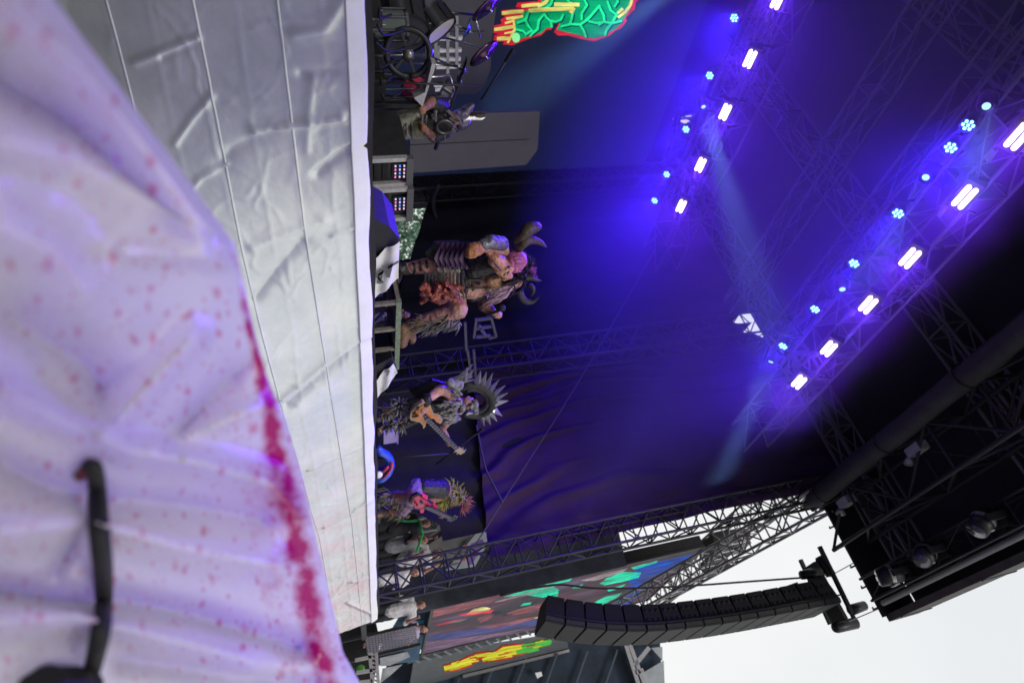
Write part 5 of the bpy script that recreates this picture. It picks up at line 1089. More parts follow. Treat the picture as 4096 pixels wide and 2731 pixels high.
for i in range(14): cone(J(1945+i*4.5, 1160+12*math.sin(i), -0.2), (rnd.uniform(-1,0.4), -0.8, rnd.uniform(-0.6,0.8)), 0.10, 0.016).build('chest_spike', M_steel, me_)
blob('chest_plate', [CP(J(1962,1120,-0.15), J(1985,1140,-0.14), 22, 20), CP(J(1955,1150,-0.15), J(1975,1165,-0.14), 20, 16), CP(J(1990,1110,-0.15), J(1970,1130,-0.16), 16, 14)], mat('bronze', (0.34, 0.18, 0.09), 0.4, 0.4, 0.4, 14), me_, 0.012, 2)
blob('arm_guard', [CP(J(2008,975,-0.16), J(1960,968,-0.22), 24, 24), CP(J(1960,968,-0.22), J(1935,978,-0.25), 24, 20)], mat('guard_grey', (0.16, 0.15, 0.18), 0.35, 0.5, 0.5, 14, 0.6, 30), me_, 0.012, 2)
blob('glove', [CP(J(1915,992,-0.27), J(1893,1000,-0.30), 22, 25)] + fist(J(1890,1001,-0.30), J(1875,1006,-0.3)-J(1922,985,-0.25), (0.4,0.8,0.2), 0.07, K), mat('glove_tan', (0.36,0.15,0.06), 0.6, 0, 0.5, 25, 0.6, 50), me_, 0.010, 2)
blob('arm_guard', [CP(J(1945,1205,-0.1), J(1935,1222,-0.12), 24, 23), CP(J(1938,1222,-0.12), J(1962,1240,-0.18), 21, 18)], mat('guard_brown', (0.12,0.05,0.035), 0.5, 0, 0.5, 16, 0.5, 30), me_, 0.012, 2)
for k in range(3): band('guard_ring', J(1928+k*13, 1196+k*10,-0.1), J(1926+k*13, 1240+k*8,-0.14), 0, M_leather, me_, 14, 0.1, 0.06, 0.012)
# skirt of purple plates, chain mail and the hanging gore
for i in range(6):
    v = 1742+i*20
    MB().slab([J(v+24,972,-0.02), J(v+8,1005,-0.12), J(v-6,1035,-0.18), J(v+8,1060,-0.22), J(v+20,1078,-0.22), J(v+34,1076,-0.22), J(v+24,1058,-0.22), J(v+12,1036,-0.18), J(v+24,1004,-0.12), J(v+38,972,-0.02)], (0.012,0.03,0.0)).build('skirt_plate', M_purpl, me_)
MB().slab([J(1700,1010,0.02), J(1740,972,0.05), J(1840,970,0.05), J(1850,1080,-0.05), J(1735,1080,-0.05)], (0.02,0.06,0)).build('skirt_lining', M_leather, me_)
for i in range(4): MB().slab([J(1748+i*24,1072,-0.22), J(1764+i*24,1070,-0.22), J(1772+i*24,1088,-0.22), J(1756+i*24,1092,-0.22)], (0.01,0.02,0)).build('pale_tooth', M_bone, me_)
for r_ in range(5):
    for c_ in range(10):
        MB().box(J(1702+c_*14, 1092+r_*10, -0.22), (0.030,0.016,0.026)).build('mail_link', M_chain, me_)
gore = [('e', J(1762,1172,-0.30), (0.16,0.12,0.15))]
for _ in range(44):
    a, b = rnd.gauss(0,1), rnd.gauss(0,1); s = math.hypot(a,b)+0.01; a, b = a/s*rnd.uniform(0.2,1), b/s*rnd.uniform(0.2,1)
    p = J(1762+a*72, 1172+b*44, -0.34-0.08*rnd.random()); q = J(1762+a*88, 1172+b*54, -0.30); gore.append((p, q, rnd.uniform(0.022,0.042), rnd.uniform(0.014,0.026), 7))
for e in [((1712,1150),(1686,1178)), ((1715,1185),(1684,1210)), ((1820,1200),(1845,1212)), ((1700,1140),(1684,1152)), ((1825,1150),(1848,1150))]: gore.append((J(*e[0],-0.34), J(*e[1],-0.36), 0.045, 0.03, 8))
blob('gore_prop', gore, M_gore, me_, 0.010, 1)
# boots
blob('boot', [CP(J(1680,1290,-0.22), J(1640,1315,-0.22), 26, 28), CP(J(1640,1315,-0.22), J(1608,1320,-0.24), 30, 24), CP(J(1612,1320,-0.24), J(1608,1372,-0.34), 26, 20), CP(J(1640,1300,-0.2), J(1650,1360,-0.28), 20, 14)], M_boot, me_, 0.012, 2)
blob('boot', [CP(J(1640,1075,-0.02), J(1596,1076,-0.02), 20, 22), CP(J(1592,1078), J(1588,1118,-0.2), 20, 15)], M_leather, me_, 0.012, 2)
strands('fur_legging', [(J(1790,1272,-0.3), 0.07), (J(1770,1285,-0.28), 0.08), (J(1740,1292,-0.26), 0.08), (J(1712,1298,-0.25), 0.07), (J(1690,1300,-0.25), 0.06), (J(1825,1290,-0.3), 0.05)], 60, 0.12, 0.010, M_fur, me_, lambda d: (0.2, -0.1, -0.5), rnd, 0.3)
mi = thing('microphone', 'black microphone gripped in the singer\'s raised hand', 'microphone', J(1990,1255,-0.3)); MB().cap(J(1945,1262,-0.26), J(1996,1242,-0.28), 0.020, 0.022).build('handle', M_rubber, mi, True); MB().ell(J(2010,1232,-0.28), 0.045).build('head', mat('mic_mesh', (0.04,0.04,0.042), 0.5, 0.4, 0.4, 80, 0.8, 200), mi, True)

BULK = 1.05
# ---- bass player with the spiked halo
Y0 = 5.0; K = 0.0037
bp_ = thing('person', 'person in spiked bone armour with a halo of spikes, playing an orange bass', 'person', J(1512, 1650), 'costumed performers')
body = [CP(J(1690,1630), J(1750,1625), 34, 38), CP(J(1750,1625), J(1800,1610), 38, 40), CP(J(1800,1585), J(1805,1650), 26, 26), CP(J(1810,1610), J(1850,1610), 20, 20), ('e', J(1872,1612,-0.05), (0.085,0.10,0.115)),
        CP(J(1798,1572), J(1762,1558,-0.08), 22, 20), CP(J(1762,1558,-0.08), J(1718,1590,-0.2), 20, 15), CP(J(1718,1590,-0.2), J(1702,1615,-0.25), 14, 12),
        CP(J(1805,1660), J(1768,1712,-0.05), 22, 17), CP(J(1768,1712,-0.05), J(1792,1765,-0.18), 16, 12),
        CP(J(1680,1622), J(1605,1630,-0.05), 30, 24), CP(J(1605,1630,-0.05), J(1525,1645), 22, 15), CP(J(1685,1650), J(1610,1690,-0.05), 28, 22), CP(J(1610,1690,-0.05), J(1530,1700,0.02), 20, 14),
        CP(J(1520,1645), J(1516,1672,-0.12), 15, 12), CP(J(1524,1700), J(1518,1725,-0.1), 15, 12),
        ('e', J(1886,1626,-0.12), (0.04,0.03,0.025)), (J(1880,1628,-0.14), J(1868,1632,-0.16), 0.016, 0.02, 6), ('e', J(1855,1624,-0.1), (0.045,0.045,0.035)), ('e', J(1872,1588,-0.02), (0.018,0.025,0.03)), ('e', J(1872,1640,-0.02), (0.018,0.025,0.03))]
body += fist(J(1698,1632,-0.27), J(1690,1650,-0.28)-J(1706,1612,-0.25), (0.6,0,0.8), 0.052, K)
body += fist(J(1796,1772,-0.22), J(1805,1785,-0.22)-J(1790,1760,-0.18), (0.7,0.1,-0.6), 0.052, K)
b2 = blob('body', body, M_skin_p, bp_, 0.012, 3)
for a, b in ((1880,1618), (1878,1636)): MB().ell(J(a, b, -0.155), 0.015).build('eye', mat('eye_dark', (0.02,0.02,0.02), 0.2), b2, True)
blob('breastplate', [CP(J(1720,1625,-0.04), J(1770,1620,-0.05), 40, 44), CP(J(1770,1620,-0.05), J(1800,1612,-0.04), 42, 36), ('e', J(1752,1650,-0.14), (0.12,0.08,0.13))], M_arm, bp_, 0.013, 2)
blob('wristband', [CP(J(1712,1592,-0.2), J(1703,1608,-0.24), 19, 18)], M_leather, bp_, 0.01, 2)
cape = MB().slab([J(1730,1520,0.1), J(1800,1540,0.08), J(1820,1600,0.08), J(1740,1580,0.1), J(1660,1590,0.14), J(1635,1560,0.16), J(1690,1545,0.14)], (0.02,0.05,0)).build('cape', M_leather, bp_)
# halo: crescent ring with long flat spikes
hc = (1893, 1597); ring = []
for k in range(25):
    a = math.radians(-150+k*11.3); ring.append(J(hc[0]+78*math.cos(a), hc[1]+62*math.sin(a), 0.02))
MB().tube(ring, [0.05+0.045*math.sin(math.pi*k/24) for k in range(25)], 10).build('halo_ring', M_arm, bp_, True)
MB().tube([J(hc[0]+60*math.cos(math.radians(-120+k*12)), hc[1]+46*math.sin(math.radians(-120+k*12)), 0.03) for k in range(20)], 0.06, 8).build('halo_inner', M_leather, bp_, True)
def zb2(x, y): return (1460+x/3.92, 1500+y/3.92)
for (bx, by), (tx, ty), wd in [((1760,120),(1800,-20),0.055), ((1900,190),(1978,20),0.05), ((2020,300),(2158,195),0.055), ((2020,440),(2195,410),0.07), ((1990,530),(2112,615),0.07), ((1890,610),(1950,740),0.06), ((1600,560),(1680,590),0.07), ((1600,30),(1680,-60),0.05), ((1560,60),(1590,-80),0.05), ((1480,40),(1640,-120),0.045), ((1840,150),(1890,0),0.045), ((1960,240),(2070,110),0.05), ((2030,370),(2190,300),0.055), ((1945,575),(2040,690),0.06), ((1830,640),(1860,760),0.05)]:
    b0 = J(*zb2(bx,by), -0.02); t0 = J(*zb2(bx+(tx-bx)*1.3,by+(ty-by)*1.3), -0.06); MB().tube([b0, b0.lerp(t0, 0.1), t0], [wd*0.8, wd, 0.006], 4).build('halo_spike', M_steel, bp_)
bones = []
for i in range(46):
    v, u = rnd.uniform(1770,1850), rnd.uniform(1600,1690); bones.append((J(v,u,-0.12-0.1*rnd.random()), J(v-rnd.uniform(15,50), u+rnd.uniform(-6,26), -0.16-0.1*rnd.random()), rnd.uniform(0.016,0.032), 0.008, 6))
for i in range(16): v, u = rnd.uniform(1790,1850), rnd.uniform(1540,1590); bones.append((J(v,u,-0.06), J(v-rnd.uniform(-5,30), u-rnd.uniform(0,26), -0.1), 0.024, 0.010, 6))
blob('bone_mane', bones, M_bone, bp_, 0.010, 1)
blob('skull_pad', [('e', J(1828,1538,-0.08), (0.10,0.09,0.10)), CP(J(1828,1538,-0.08), J(1800,1528,-0.1), 20, 15)], M_bone, bp_, 0.012, 2)
for i in range(9): cone(J(1800+i*7, 1520+6*math.sin(i), -0.02), (rnd.uniform(-0.9,-0.3), -0.2, rnd.uniform(-0.1,0.8)), 0.20, 0.028).build('shoulder_spike', M_steel, bp_)
blob('mask', [('e', J(1880,1625,-0.12), (0.075,0.06,0.05)), CP(J(1900,1612,-0.1), J(1904,1648,-0.1), 14, 12), CP(J(1850,1628,-0.12), J(1840,1650,-0.12), 16, 10)], M_bone, bp_, 0.010, 2)
for a, b in ((1884,1618), (1882,1636)): MB().ell(J(a, b, -0.20), (0.022,0.02,0.016)).build('eye_hole', M_leather, bp_, True)
blob('armour_trousers', [CP(J(1685,1620), J(1605,1630,-0.05), 33, 27), CP(J(1605,1630,-0.05), J(1545,1642), 25, 19), CP(J(1688,1650), J(1610,1692,-0.05), 31, 25), CP(J(1610,1692,-0.05), J(1545,1700,0.02), 23, 18)], M_arm, bp_, 0.013, 2)
strands('leg_spikes', [(J(1600,1625,-0.1), 0.09), (J(1560,1640,-0.05), 0.08), (J(1640,1630,-0.1), 0.08), (J(1600,1692,-0.1), 0.08), (J(1560,1698,-0.05), 0.08), (J(1530,1650), 0.06)], 30, 0.12, 0.018, M_bone, bp_, lambda d: (-0.2,-0.4,-0.1), rnd)
blob('boot', [CP(J(1530,1645), J(1512,1646), 18, 20), CP(J(1512,1646), J(1510,1676,-0.15), 19, 14)], M_leather, bp_, 0.013, 2); blob('boot', [CP(J(1532,1700), J(1514,1702), 18, 20), CP(J(1514,1702), J(1512,1732,-0.12), 19, 14)], M_leather, bp_, 0.013, 2)
# the bass guitar
def guitar(lab, Yg, out_px, mats, neck, headp, knobs, pick, depth=0.05, cat='bass guitar', nw=0.035):
    G = lambda x, y, dy=0.0: atY(x, y, Yg+dy)
    t = thing('bass_guitar' if 'bass' in cat else 'electric_guitar', lab, cat, G(*out_px[0]), 'guitars')
    MB().slab([G(*p) for p in out_px], (0, depth, 0)).build('body', mats[0], t)
    c = Vector((sum(p[0] for p in out_px)/len(out_px), sum(p[1] for p in out_px)/len(out_px)))
    MB().slab([G(c[0]+(p[0]-c[0])*0.82, c[1]+(p[1]-c[1])*0.82, -0.012) for p in out_px], (0, 0.012, 0)).build('top', mats[1], t)
    a, b = G(*neck[0], -0.03), G(*neck[1], -0.03); MB().bar(a, b, nw*2, 0.03, (0,-1,0.2)).build('fingerboard', M_leather, t)
    x = (b-a).normalized(); s = x.cross(Vector((0.5,0.8,0))).normalized()
    for i in range(15):
        p = a.lerp(b, 0.03+0.064*i) + Vector((-0.01,-0.022,0)); MB().bar(p-s*nw, p+s*nw, 0.006, 0.004).build('fret', M_steel, t)
    for k in range(4):
        o = s*(k-1.5)*nw*0.45+Vector((-0.012,-0.03,0)); rod('string', a-x*0.25+o, b+o, 0.0012, M_steel, t)
    h = MB().bar(b, G(*headp, -0.03), nw*2.6, 0.028, (0,-1,0.2)).build('headstock', mats[0], t)
    for k in range(4): MB().tube([b.lerp(G(*headp, -0.03), 0.2+0.22*k)+s*nw*1.3*(1 if k % 2 else -1), b.lerp(G(*headp, -0.03), 0.2+0.22*k)+s*nw*2.2*(1 if k % 2 else -1)], 0.012, 6).build('tuner', M_steel, t)
    for p in pick: MB().slab([G(*q, -0.03) for q in p], (0, 0.02, 0)).build('pickup', M_leather, t)
    for p in knobs: MB().tube([G(*p, -0.012), G(*p, -0.045)], [0.015, 0.013], 8).build('knob', M_leather, t)
    return t
zg = lambda pts: [zb2(x, y) for x, y in pts]
M_or = mat('orange_finish', (0.55, 0.17, 0.03), 0.25, 0, 0.25, 8); M_or2 = mat('amber_finish', (0.68, 0.30, 0.06), 0.25, 0, 0.25, 8)
guitar('orange two horned bass guitar in the hands of the halo player', 4.72, zg([(900,425),(800,490),(720,580),(700,660),(720,710),(790,725),(860,740),(905,790),(915,840),(950,800),(955,760),(985,720),(1060,680),(1110,690),(1160,760),(1190,760),(1220,715),(1180,660),(1090,640),(1050,560),(1030,470),(990,440)]),
       (mat('tan_edge', (0.38, 0.27, 0.15), 0.35), M_or), [zb2(960,670), zb2(1440,1150)], zb2(1530,1215), [zb2(760,610), zb2(790,600), zb2(800,650), zb2(770,655), zb2(830,640)], [[zb2(915,655), zb2(945,680), zb2(985,640), zb2(955,610)], [zb2(805,540), zb2(830,570), zb2(860,520), zb2(840,500)]])
# ---- guitarist with the yellow mane
Y0 = 4.75; K = 0.0047
gp = thing('person', 'person with a yellow mane and red patches, hunched over a guitar near the tower', 'person', J(1515, 2000), 'costumed performers')
body = [CP(J(1660,1960), J(1720,1950), 30, 32), CP(J(1720,1950), J(1775,1960), 32, 30), CP(J(1775,1960), J(1800,1985), 18, 18), ('e', J(1812,2000,-0.08), (0.09,0.10,0.11)), CP(J(1772,1975), J(1745,1990,-0.12), 20, 18), CP(J(1745,1990,-0.12), J(1700,2010,-0.25), 17, 12), CP(J(1770,1985), J(1768,2030,-0.1), 18, 15), CP(J(1768,2030,-0.1), J(1762,2060,-0.2), 14, 11),
        CP(J(1665,1950), J(1640,1990,-0.2), 30, 26), CP(J(1640,1990,-0.2), J(1555,1985,-0.05), 24, 15), CP(J(1660,1970), J(1612,2035,-0.1), 28, 22), CP(J(1612,2035,-0.1), J(1530,2050,0), 20, 13), CP(J(1545,1985), J(1515,1990), 14, 13), CP(J(1515,1990), J(1512,2015,-0.1), 13, 10), CP(J(1525,2050), J(1514,2060,-0.05), 12, 10),
        (J(1812,2015,-0.18), J(1800,2022,-0.20), 0.018, 0.022, 6), ('e', J(1795,2012,-0.13), (0.05,0.05,0.04))]
body += fist(J(1698,2012,-0.28), J(1690,2022,-0.3)-J(1705,2004,-0.25), (0.6,0,0.8), 0.052, K) + fist(J(1762,2064,-0.22), J(1764,2075,-0.24)-J(1764,2056,-0.2), (0.7,0.1,-0.6), 0.052, K)
b3 = blob('body', body, M_skin_t, gp, 0.013, 3)
for a, b in ((1818,2004), (1812,2018)): MB().ell(J(a, b, -0.19), 0.015).build('eye', mat('eye_dark', (0.02,0.02,0.02), 0.2), b3, True)
strands('mane', [(J(1830,1975), 0.09), (J(1815,1965,0.03), 0.10), (J(1800,1960,0.03), 0.09), (J(1795,1985,-0.1), 0.07), (J(1840,1985,-0.05), 0.06), (J(1770,2005,-0.12), 0.05)], 46, 0.16, 0.016, mat('mane_yellow', (0.240, 0.232, 0.048), 0.6, 0, 0.5, 12), gp, lambda d: (0.1,-0.1,-0.3), rnd, 0.2)
strands('topknot', [(J(1855,2005,-0.05), 0.05), (J(1850,2020,-0.1), 0.05)], 40, 0.16, 0.012, mat('topknot_brown', (0.32, 0.12, 0.07), 0.6, 0, 0.5, 12), gp, lambda d: (0.2,-0.1,0.4), rnd)
blob('vest', [CP(J(1690,1952,-0.02), J(1760,1955,-0.02), 34, 36), CP(J(1760,1955), J(1790,1950,0.05), 28, 16)], M_leather, gp, 0.014, 2)
blob('trousers', [CP(J(1668,1950), J(1640,1992,-0.2), 33, 29), CP(J(1640,1992,-0.2), J(1580,1985,-0.08), 27, 20), CP(J(1662,1970), J(1612,2037,-0.1), 31, 25), CP(J(1612,2037,-0.1), J(1560,2047,-0.02), 23, 17)], mat('striped_trousers', (0.22, 0.15, 0.22), 0.6, 0, 0.45, 30), gp, 0.014, 2)
strands('ragged_cuffs', [(J(1560,1985,-0.08), 0.07), (J(1590,2000,-0.1), 0.07), (J(1555,2046,-0.03), 0.06), (J(1600,2050,-0.08), 0.06)], 36, 0.14, 0.015, mat('rag_olive', (0.17, 0.15, 0.09), 0.8, 0, 0.5, 12), gp, lambda d: (-0.1,-0.2,-0.4), rnd, 0.2)
M_rd = mat('hot_red', (0.75, 0.02, 0.12), 0.4, 0, 0.2, 10)
for pl in [[(1690,1975),(1712,1988),(1705,2006),(1688,1996)], [(1645,2020),(1680,2000),(1692,2022),(1668,2034)], [(1712,2022),(1735,2012),(1750,2030),(1728,2040)], [(1680,2036),(1698,2034),(1694,2050),(1682,2052)], [(1690,2005),(1712,2000),(1708,2020),(1695,2024)]]: MB().slab([J(a, b, -0.32) for a, b in pl], (0,0.03,0)).build('red_patch', M_rd, gp)
blob('boot', [CP(J(1550,1985), J(1514,1990), 17, 17), CP(J(1514,1990), J(1510,2022,-0.12), 16, 12)], M_leather, gp, 0.014, 2); blob('boot', [CP(J(1545,2048), J(1514,2056), 16, 16), CP(J(1514,2056), J(1510,2085,-0.1), 15, 11)], M_leather, gp, 0.014, 2)
guitar('dark guitar with a pale neck in the hands of the yellow maned player', 4.42, [(1650,1985),(1640,2010),(1655,2035),(1680,2040),(1700,2030),(1725,2035),(1735,2020),(1715,2005),(1690,1990),(1670,1975)], (M_leather, mat('red_top', (0.50, 0.02, 0.09), 0.3)), [(1705,2025), (1800,2068)], (1820,2076), [(1660,2010),(1668,2020)], [[(1680,2010),(1688,2018),(1694,2010),(1686,2002)]], 0.05, 'guitar')
# ---- performer at the far left of the stage
Y0 = 7.0; K = 0.0031
lp_ = thing('person', 'person in black spiked armour with ribbed pale leggings, beside the grey flat', 'person', J(1470, 500), 'costumed performers')
body = [CP(J(1660,490), J(1710,480), 40, 44), CP(J(1710,480), J(1770,475), 46, 44), CP(J(1775,480), J(1800,480), 22, 20), ('e', J(1830,478,-0.04), (0.095,0.105,0.12)), CP(J(1765,430), J(1725,410,-0.1), 26, 22), CP(J(1725,410,-0.1), J(1700,430,-0.25), 20, 15), CP(J(1770,520), J(1730,545,-0.1), 26, 20), CP(J(1730,545,-0.1), J(1700,520,-0.25), 18, 14),
        CP(J(1665,475), J(1580,480,-0.05), 38, 30), CP(J(1580,480,-0.05), J(1480,490), 28, 20), CP(J(1665,515), J(1580,520,-0.08), 38, 32), CP(J(1580,520,-0.08), J(1480,525), 30, 20), CP(J(1472,490), J(1468,520,-0.15), 18, 14), CP(J(1474,525), J(1468,555,-0.15), 18, 14),
        (J(1832,492,-0.14), J(1820,497,-0.16), 0.018, 0.022, 6), ('e', J(1812,488,-0.1), (0.05,0.05,0.04))]
body += fist(J(1692,436,-0.27), J(1680,440,-0.28)-J(1705,428,-0.25), (0.6,0,0.8), 0.052, K) + fist(J(1692,514,-0.27), J(1680,510,-0.28)-J(1705,522,-0.25), (0.6,0,0.8), 0.052, K)
b4 = blob('body', body, M_skin_t, lp_, 0.013, 3)
for a, b in ((1838,482), (1834,498)): MB().ell(J(a, b, -0.15), 0.015).build('eye', mat('eye_dark', (0.02,0.02,0.02), 0.2), b4, True)
M_rib = mat('ribbed_pale', (0.22, 0.21, 0.17), 0.6, 0, 0.3, 12, 0.3, 30)
blob('legging', [CP(J(1672,515,-0.02), J(1580,522,-0.1), 42, 36), CP(J(1580,522,-0.1), J(1500,525,-0.02), 34, 26)], M_rib, lp_, 0.013, 2); blob('legging', [CP(J(1672,475,-0.02), J(1580,480,-0.06), 40, 33), CP(J(1580,480,-0.06), J(1500,488,-0.02), 31, 24)], M_rib, lp_, 0.013, 2)
for i in range(7): band('leg_rib', J(1512+i*22, 490, -0.1), J(1510+i*22, 556-abs(i-3)*2, -0.1), 0, M_bone, lp_, 14, 0.1, 0.13, 0.017)
blob('armour', [CP(J(1690,482,-0.02), J(1760,478,-0.02), 50, 52), ('e', J(1778,508,-0.18), (0.12,0.05,0.13)), CP(J(1770,430), J(1735,415,-0.08), 32, 28), CP(J(1775,525), J(1740,545,-0.08), 32, 27)], M_arm, lp_, 0.013, 2)
MB().tube([J(1778+32*math.cos(a), 508+26*math.sin(a), -0.28) for a in [k*math.pi/10 for k in range(21)]], 0.02, 8).build('round_buckle', mat('buckle', (0.10,0.09,0.08), 0.35, 0.6), lp_, True)
blob('knee_cup', [('e', J(1675,512,-0.16), (0.10,0.08,0.10))], mat('olive_cup', (0.30,0.30,0.14), 0.4, 0, 0.3, 8), lp_, 0.013, 2)
for i in range(16): cone(J(1700+rnd.uniform(-20,140), 440+rnd.uniform(0,100), -0.15), (rnd.uniform(-0.9,0.6), -0.6, rnd.uniform(-0.2,1)), 0.14, 0.022).build('armour_spike', M_steel, lp_)
blob('helmet', [('e', J(1845,478,-0.03), (0.13,0.14,0.13)), CP(J(1868,440), J(1885,425), 22, 14)], mat('helmet_violet', (0.14,0.12,0.17), 0.3, 0.6, 0.5, 20, 0.5, 40), lp_, 0.013, 2)
horn('horn', [J(1862,470,-0.02), J(1885,466,-0.05), J(1910,464,-0.08), J(1942,462,-0.1)], [0.05,0.045,0.045,0.02], M_horn, lp_)
for i in range(7): cone(J(1878+i*10, 468, -0.1), (0.2,-0.6,-0.8), 0.08, 0.018).build('horn_tooth', M_steel, lp_)
blob('boot', [CP(J(1510,490), J(1470,492), 24, 24), CP(J(1470,492), J(1466,525,-0.18), 22, 16)], M_leather, lp_, 0.013, 2); blob('boot', [CP(J(1510,525), J(1470,527), 24, 24), CP(J(1470,527), J(1466,560,-0.18), 22, 16)], M_leather, lp_, 0.013, 2)
# ---- drummer and crew
def crew(lab, x, y, z, h, face, top, leg, hair, arms=(0.3, 0.3), grp='stage crew', lean=0.0, skin=None, sit=False):
    t = thing('person', lab, 'person', (x, y, z), grp); o = Vector((x, y, z)); c, s = math.cos(face), math.sin(face)
    def W(a, b, cc): a2 = a; b2 = b + lean*cc; return o + Vector((c*a2 - s*b2, s*a2 + c*b2, cc))*1.0
    k = h/1.75
    def V(a, b, cc): return W(a*k, b*k, cc*k)
    hz_ = 0.92 if not sit else 0.55; sh = hz_+0.50
    torso = [(V(0,0,hz_), V(0,0,hz_+0.25), 0.15*k, 0.15*k), (V(0,0,hz_+0.25), V(0,0,sh-0.04), 0.15*k, 0.16*k), (V(-0.17,0,sh), V(0.17,0,sh), 0.075*k, 0.075*k)]
    L_, A_ = [], []; hands = []
    for sg, ar in ((-1, arms[0]), (1, arms[1])):
        el = V(sg*(0.24+0.12*ar), 0.05+0.10*ar, sh-0.28+0.30*max(0, ar-0.5)); ha = V(sg*(0.22+0.05*ar), 0.12+0.30*ar, sh-0.50+0.85*ar)
        A_ += [(V(sg*0.19,0,sh), el, 0.055*k, 0.045*k)]; hands += [(el, ha, 0.042*k, 0.028*k)] + fist(ha, ha-el, (c, s, 0.1), 0.042*k, 1)
        kn = V(sg*0.10, 0.04 if not sit else 0.42, 0.50); ft = V(sg*0.11, 0 if not sit else 0.42, 0.07)
        L_ += [(V(sg*0.09,0,hz_), kn, 0.088*k, 0.062*k), (kn, ft, 0.058*k, 0.042*k)]; hands += [(ft, ft+Vector((-s*0.14*k, c*0.14*k, -0.03)), 0.045*k, 0.035*k)]
    hd_ = [(V(0,0,sh), V(0,0.02,sh+0.12), 0.055*k, 0.055*k), ('e', V(0,0.03,sh+0.23), (0.085*k,0.095*k,0.115*k)), (V(0,0.125,sh+0.23), V(0,0.135,sh+0.20), 0.014*k, 0.018*k, 6), ('e', V(-0.085,0.02,sh+0.22), 0.022*k), ('e', V(0.085,0.02,sh+0.22), 0.022*k), ('e', V(0,0.08,sh+0.155), 0.045*k)]
    b_ = blob('body', torso+L_+A_+hands+hd_, skin or M_skin_p, t, 0.016, 2)
    for sg in (-1, 1): MB().ell(V(sg*0.032, 0.12, sh+0.245), 0.013*k).build('eye', mat('eye_dark', (0.02,0.02,0.02), 0.2), b_, True)
    MB().tube([V(-0.025,0.123,sh+0.165), V(0,0.13,sh+0.163), V(0.025,0.123,sh+0.165)], 0.007*k, 5).build('mouth', M_gore, b_, True)
    blob('shirt', [(p, q, r1+0.018, r2+0.018) for p, q, r1, r2 in torso] + [(p, q, r1+0.016, r2+0.018) for p, q, r1, r2 in A_], top, t, 0.018, 2)
    blob('trousers', [(p, q, r1+0.014, r2+0.016) for p, q, r1, r2 in L_], leg, t, 0.018, 2)
    blob('hair', [('e', V(0,-0.01,sh+0.275), (0.098*k,0.105*k,0.095*k)), ('e', V(0,-0.06,sh+0.20), (0.085*k,0.06*k,0.10*k))], hair, t, 0.014, 2)
    return t
M_tw = mat('shirt_white', (0.62, 0.60, 0.62), 0.8, 0, 0.25, 8); M_tb = mat('shirt_black', (0.025, 0.025, 0.03), 0.8, 0, 0.3, 8); M_tg = mat('shirt_grey', (0.26, 0.26, 0.27), 0.8, 0, 0.3, 8); M_tl = mat('shirt_lilac', (0.38, 0.32, 0.46), 0.8, 0, 0.3, 8)
dr = crew('drummer seated behind the drums at the edge of the photo', 3.75, 8.35, 2.4, 1.8, 2.6, M_tb, M_tb, M_hair, (0.6, 0.7), 'stage crew', 0.0, M_skin_t, True)
tag(MB().tube([(3.75, 8.45, 2.40), (3.75, 8.45, 2.85), (3.75, 8.45, 2.95)], [0.16, 0.15, 0.17], 14).build('drum_stool', M_leather, None, True), 'black round drum stool under the drummer', 'stool')
def place(px, X): q = atX(*px, X); return q
for lab, px, X, h, face, top, leg, arms in [
    ('crew member in grey crouching with hands up under the awning', (1590,2180), 14.6, 1.7, 1.9, M_tg, M_tb, (0.75, 0.5)),
    ('crew member in a black and white shirt raising a camera under the awning', (1640,2240), 14.9, 1.8, 1.7, M_tw, M_tb, (0.9, 0.85)),
    ('crew member in a pale shirt bending at the foot of the front tower', (1560,2300), 15.2, 1.65, 2.2, M_tw, M_tg, (0.4, 0.6)),
    ('crew member in white standing between the tower and the blue hoarding', (1590,2440), 17.2, 1.75, 1.8, M_tw, M_tb, (0.7, 0.3)),
    ('crew member in lilac behind the chain link fence', (1610,2520), 19.6, 1.75, 2.4, M_tl, M_tb, (0.3, 0.8)),
    ('crew member in dark clothes by the green tube', (1600,2110), 14.3, 1.7, 2.0, M_tb, M_tb, (0.6, 0.4))]:
    q = atX(*px, X); hh = h*1.0
    z_ = q.z - hh*0.62; crew(lab, q.x, q.y, z_, hh, face, top, leg, M_hair, arms, 'side stage crew', 0.08)
ssd = tag(MB().box((15.9, 6.3, 1.72), (4.6, 4.2, 0.12)).build('side_stage_deck', M_deck), 'low black side stage platform behind the front tower', 'platform')
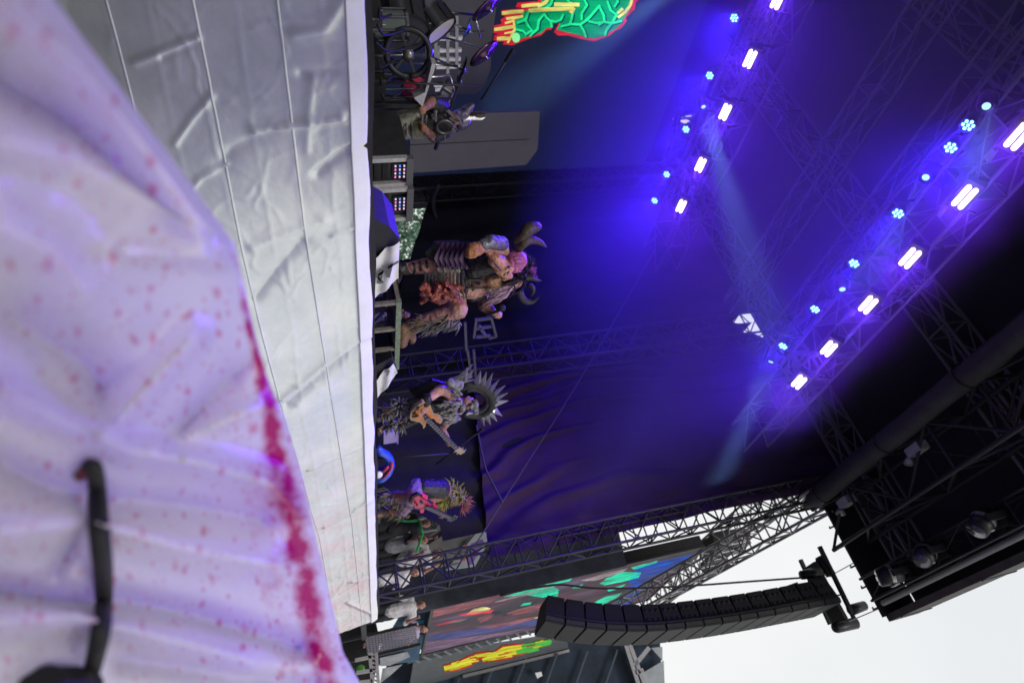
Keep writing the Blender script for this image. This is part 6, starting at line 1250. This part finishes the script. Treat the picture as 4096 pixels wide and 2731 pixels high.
for lab, px, Y, top in [('crew member with raised pink hands far behind the caged riser', (1612,1450), 9.3, M_tl), ('second crew member crouching behind the pink stained monitor', (1600,1530), 9.0, M_tb)]:
    q = atY(*px, Y); crew(lab, min(q.x, 12.0), Y, 2.0, (q.z-2.0)*1.0+0.1, 2.6, top, M_tb, M_hair, (0.9, 0.7), 'stage crew behind the band')
# ---- moving heads under the overhang
def moving_head(p, lab, tilt, face):
    t = thing('moving_head', lab, 'moving head lamp', p, 'moving heads under the roof'); c = Vector(p)
    MB().box(c+Vector((0,0,0.34)), (0.36,0.30,0.14)).build('base', M_black, t)
    for s in (-1, 1): MB().bar(c+Vector((s*0.20,0,0.28)), c+Vector((s*0.20,0,-0.08)), 0.06, 0.12).build('yoke_arm', M_dark_alu, t)
    d = Vector(face).normalized(); hd = MB().tube([c-d*0.24, c-d*0.20, c+d*0.05, c+d*0.22], [0.09, 0.16, 0.18, 0.16], 16).build('head', M_black, t, True)
    MB().tube([c+d*0.222, c+d*0.23], [0.14, 0.14], 16).build('lens', mat('lens_glass', (0.10,0.10,0.12), 0.08, 0.5), hd, True)
    MB().tube([c-d*0.05, c+d*0.02], [0.186, 0.186], 16, False).build('trim_ring', mat('silver_trim', (0.40,0.40,0.40), 0.3, 0.7), hd, True)
    MB().box(c-d*0.02+Vector((0,-0.19,-0.03)), (0.16,0.02,0.10)).build('pale_cover', mat('pale_cover', (0.42,0.42,0.43), 0.4), hd)
    MB().box(c+Vector((0.185,-0.02,0.33)), (0.01,0.12,0.03)).build('status_light', emi('status_green', (0.0,0.5,0.25), 0.8), t)
    for s in (-1, 1): MB().tube([c+Vector((s*0.1,0,0.40)), c+Vector((s*0.1,0,0.55))], 0.03, 8).build('clamp', M_black, t)
for k, (px, fc) in enumerate([((3560,2300), (0.5,0.1,-1)), ((3700,2215), (-0.3,-0.5,-1)), ((3930,2085), (0.2,-0.6,-1))]):
    moving_head(atZ(*px, 11.45), ['moving head lamp nearest the corner of the roof overhang','moving head lamp with a pale cover in the middle of the overhang truss','moving head lamp highest along the overhang truss'][k], 0, fc)
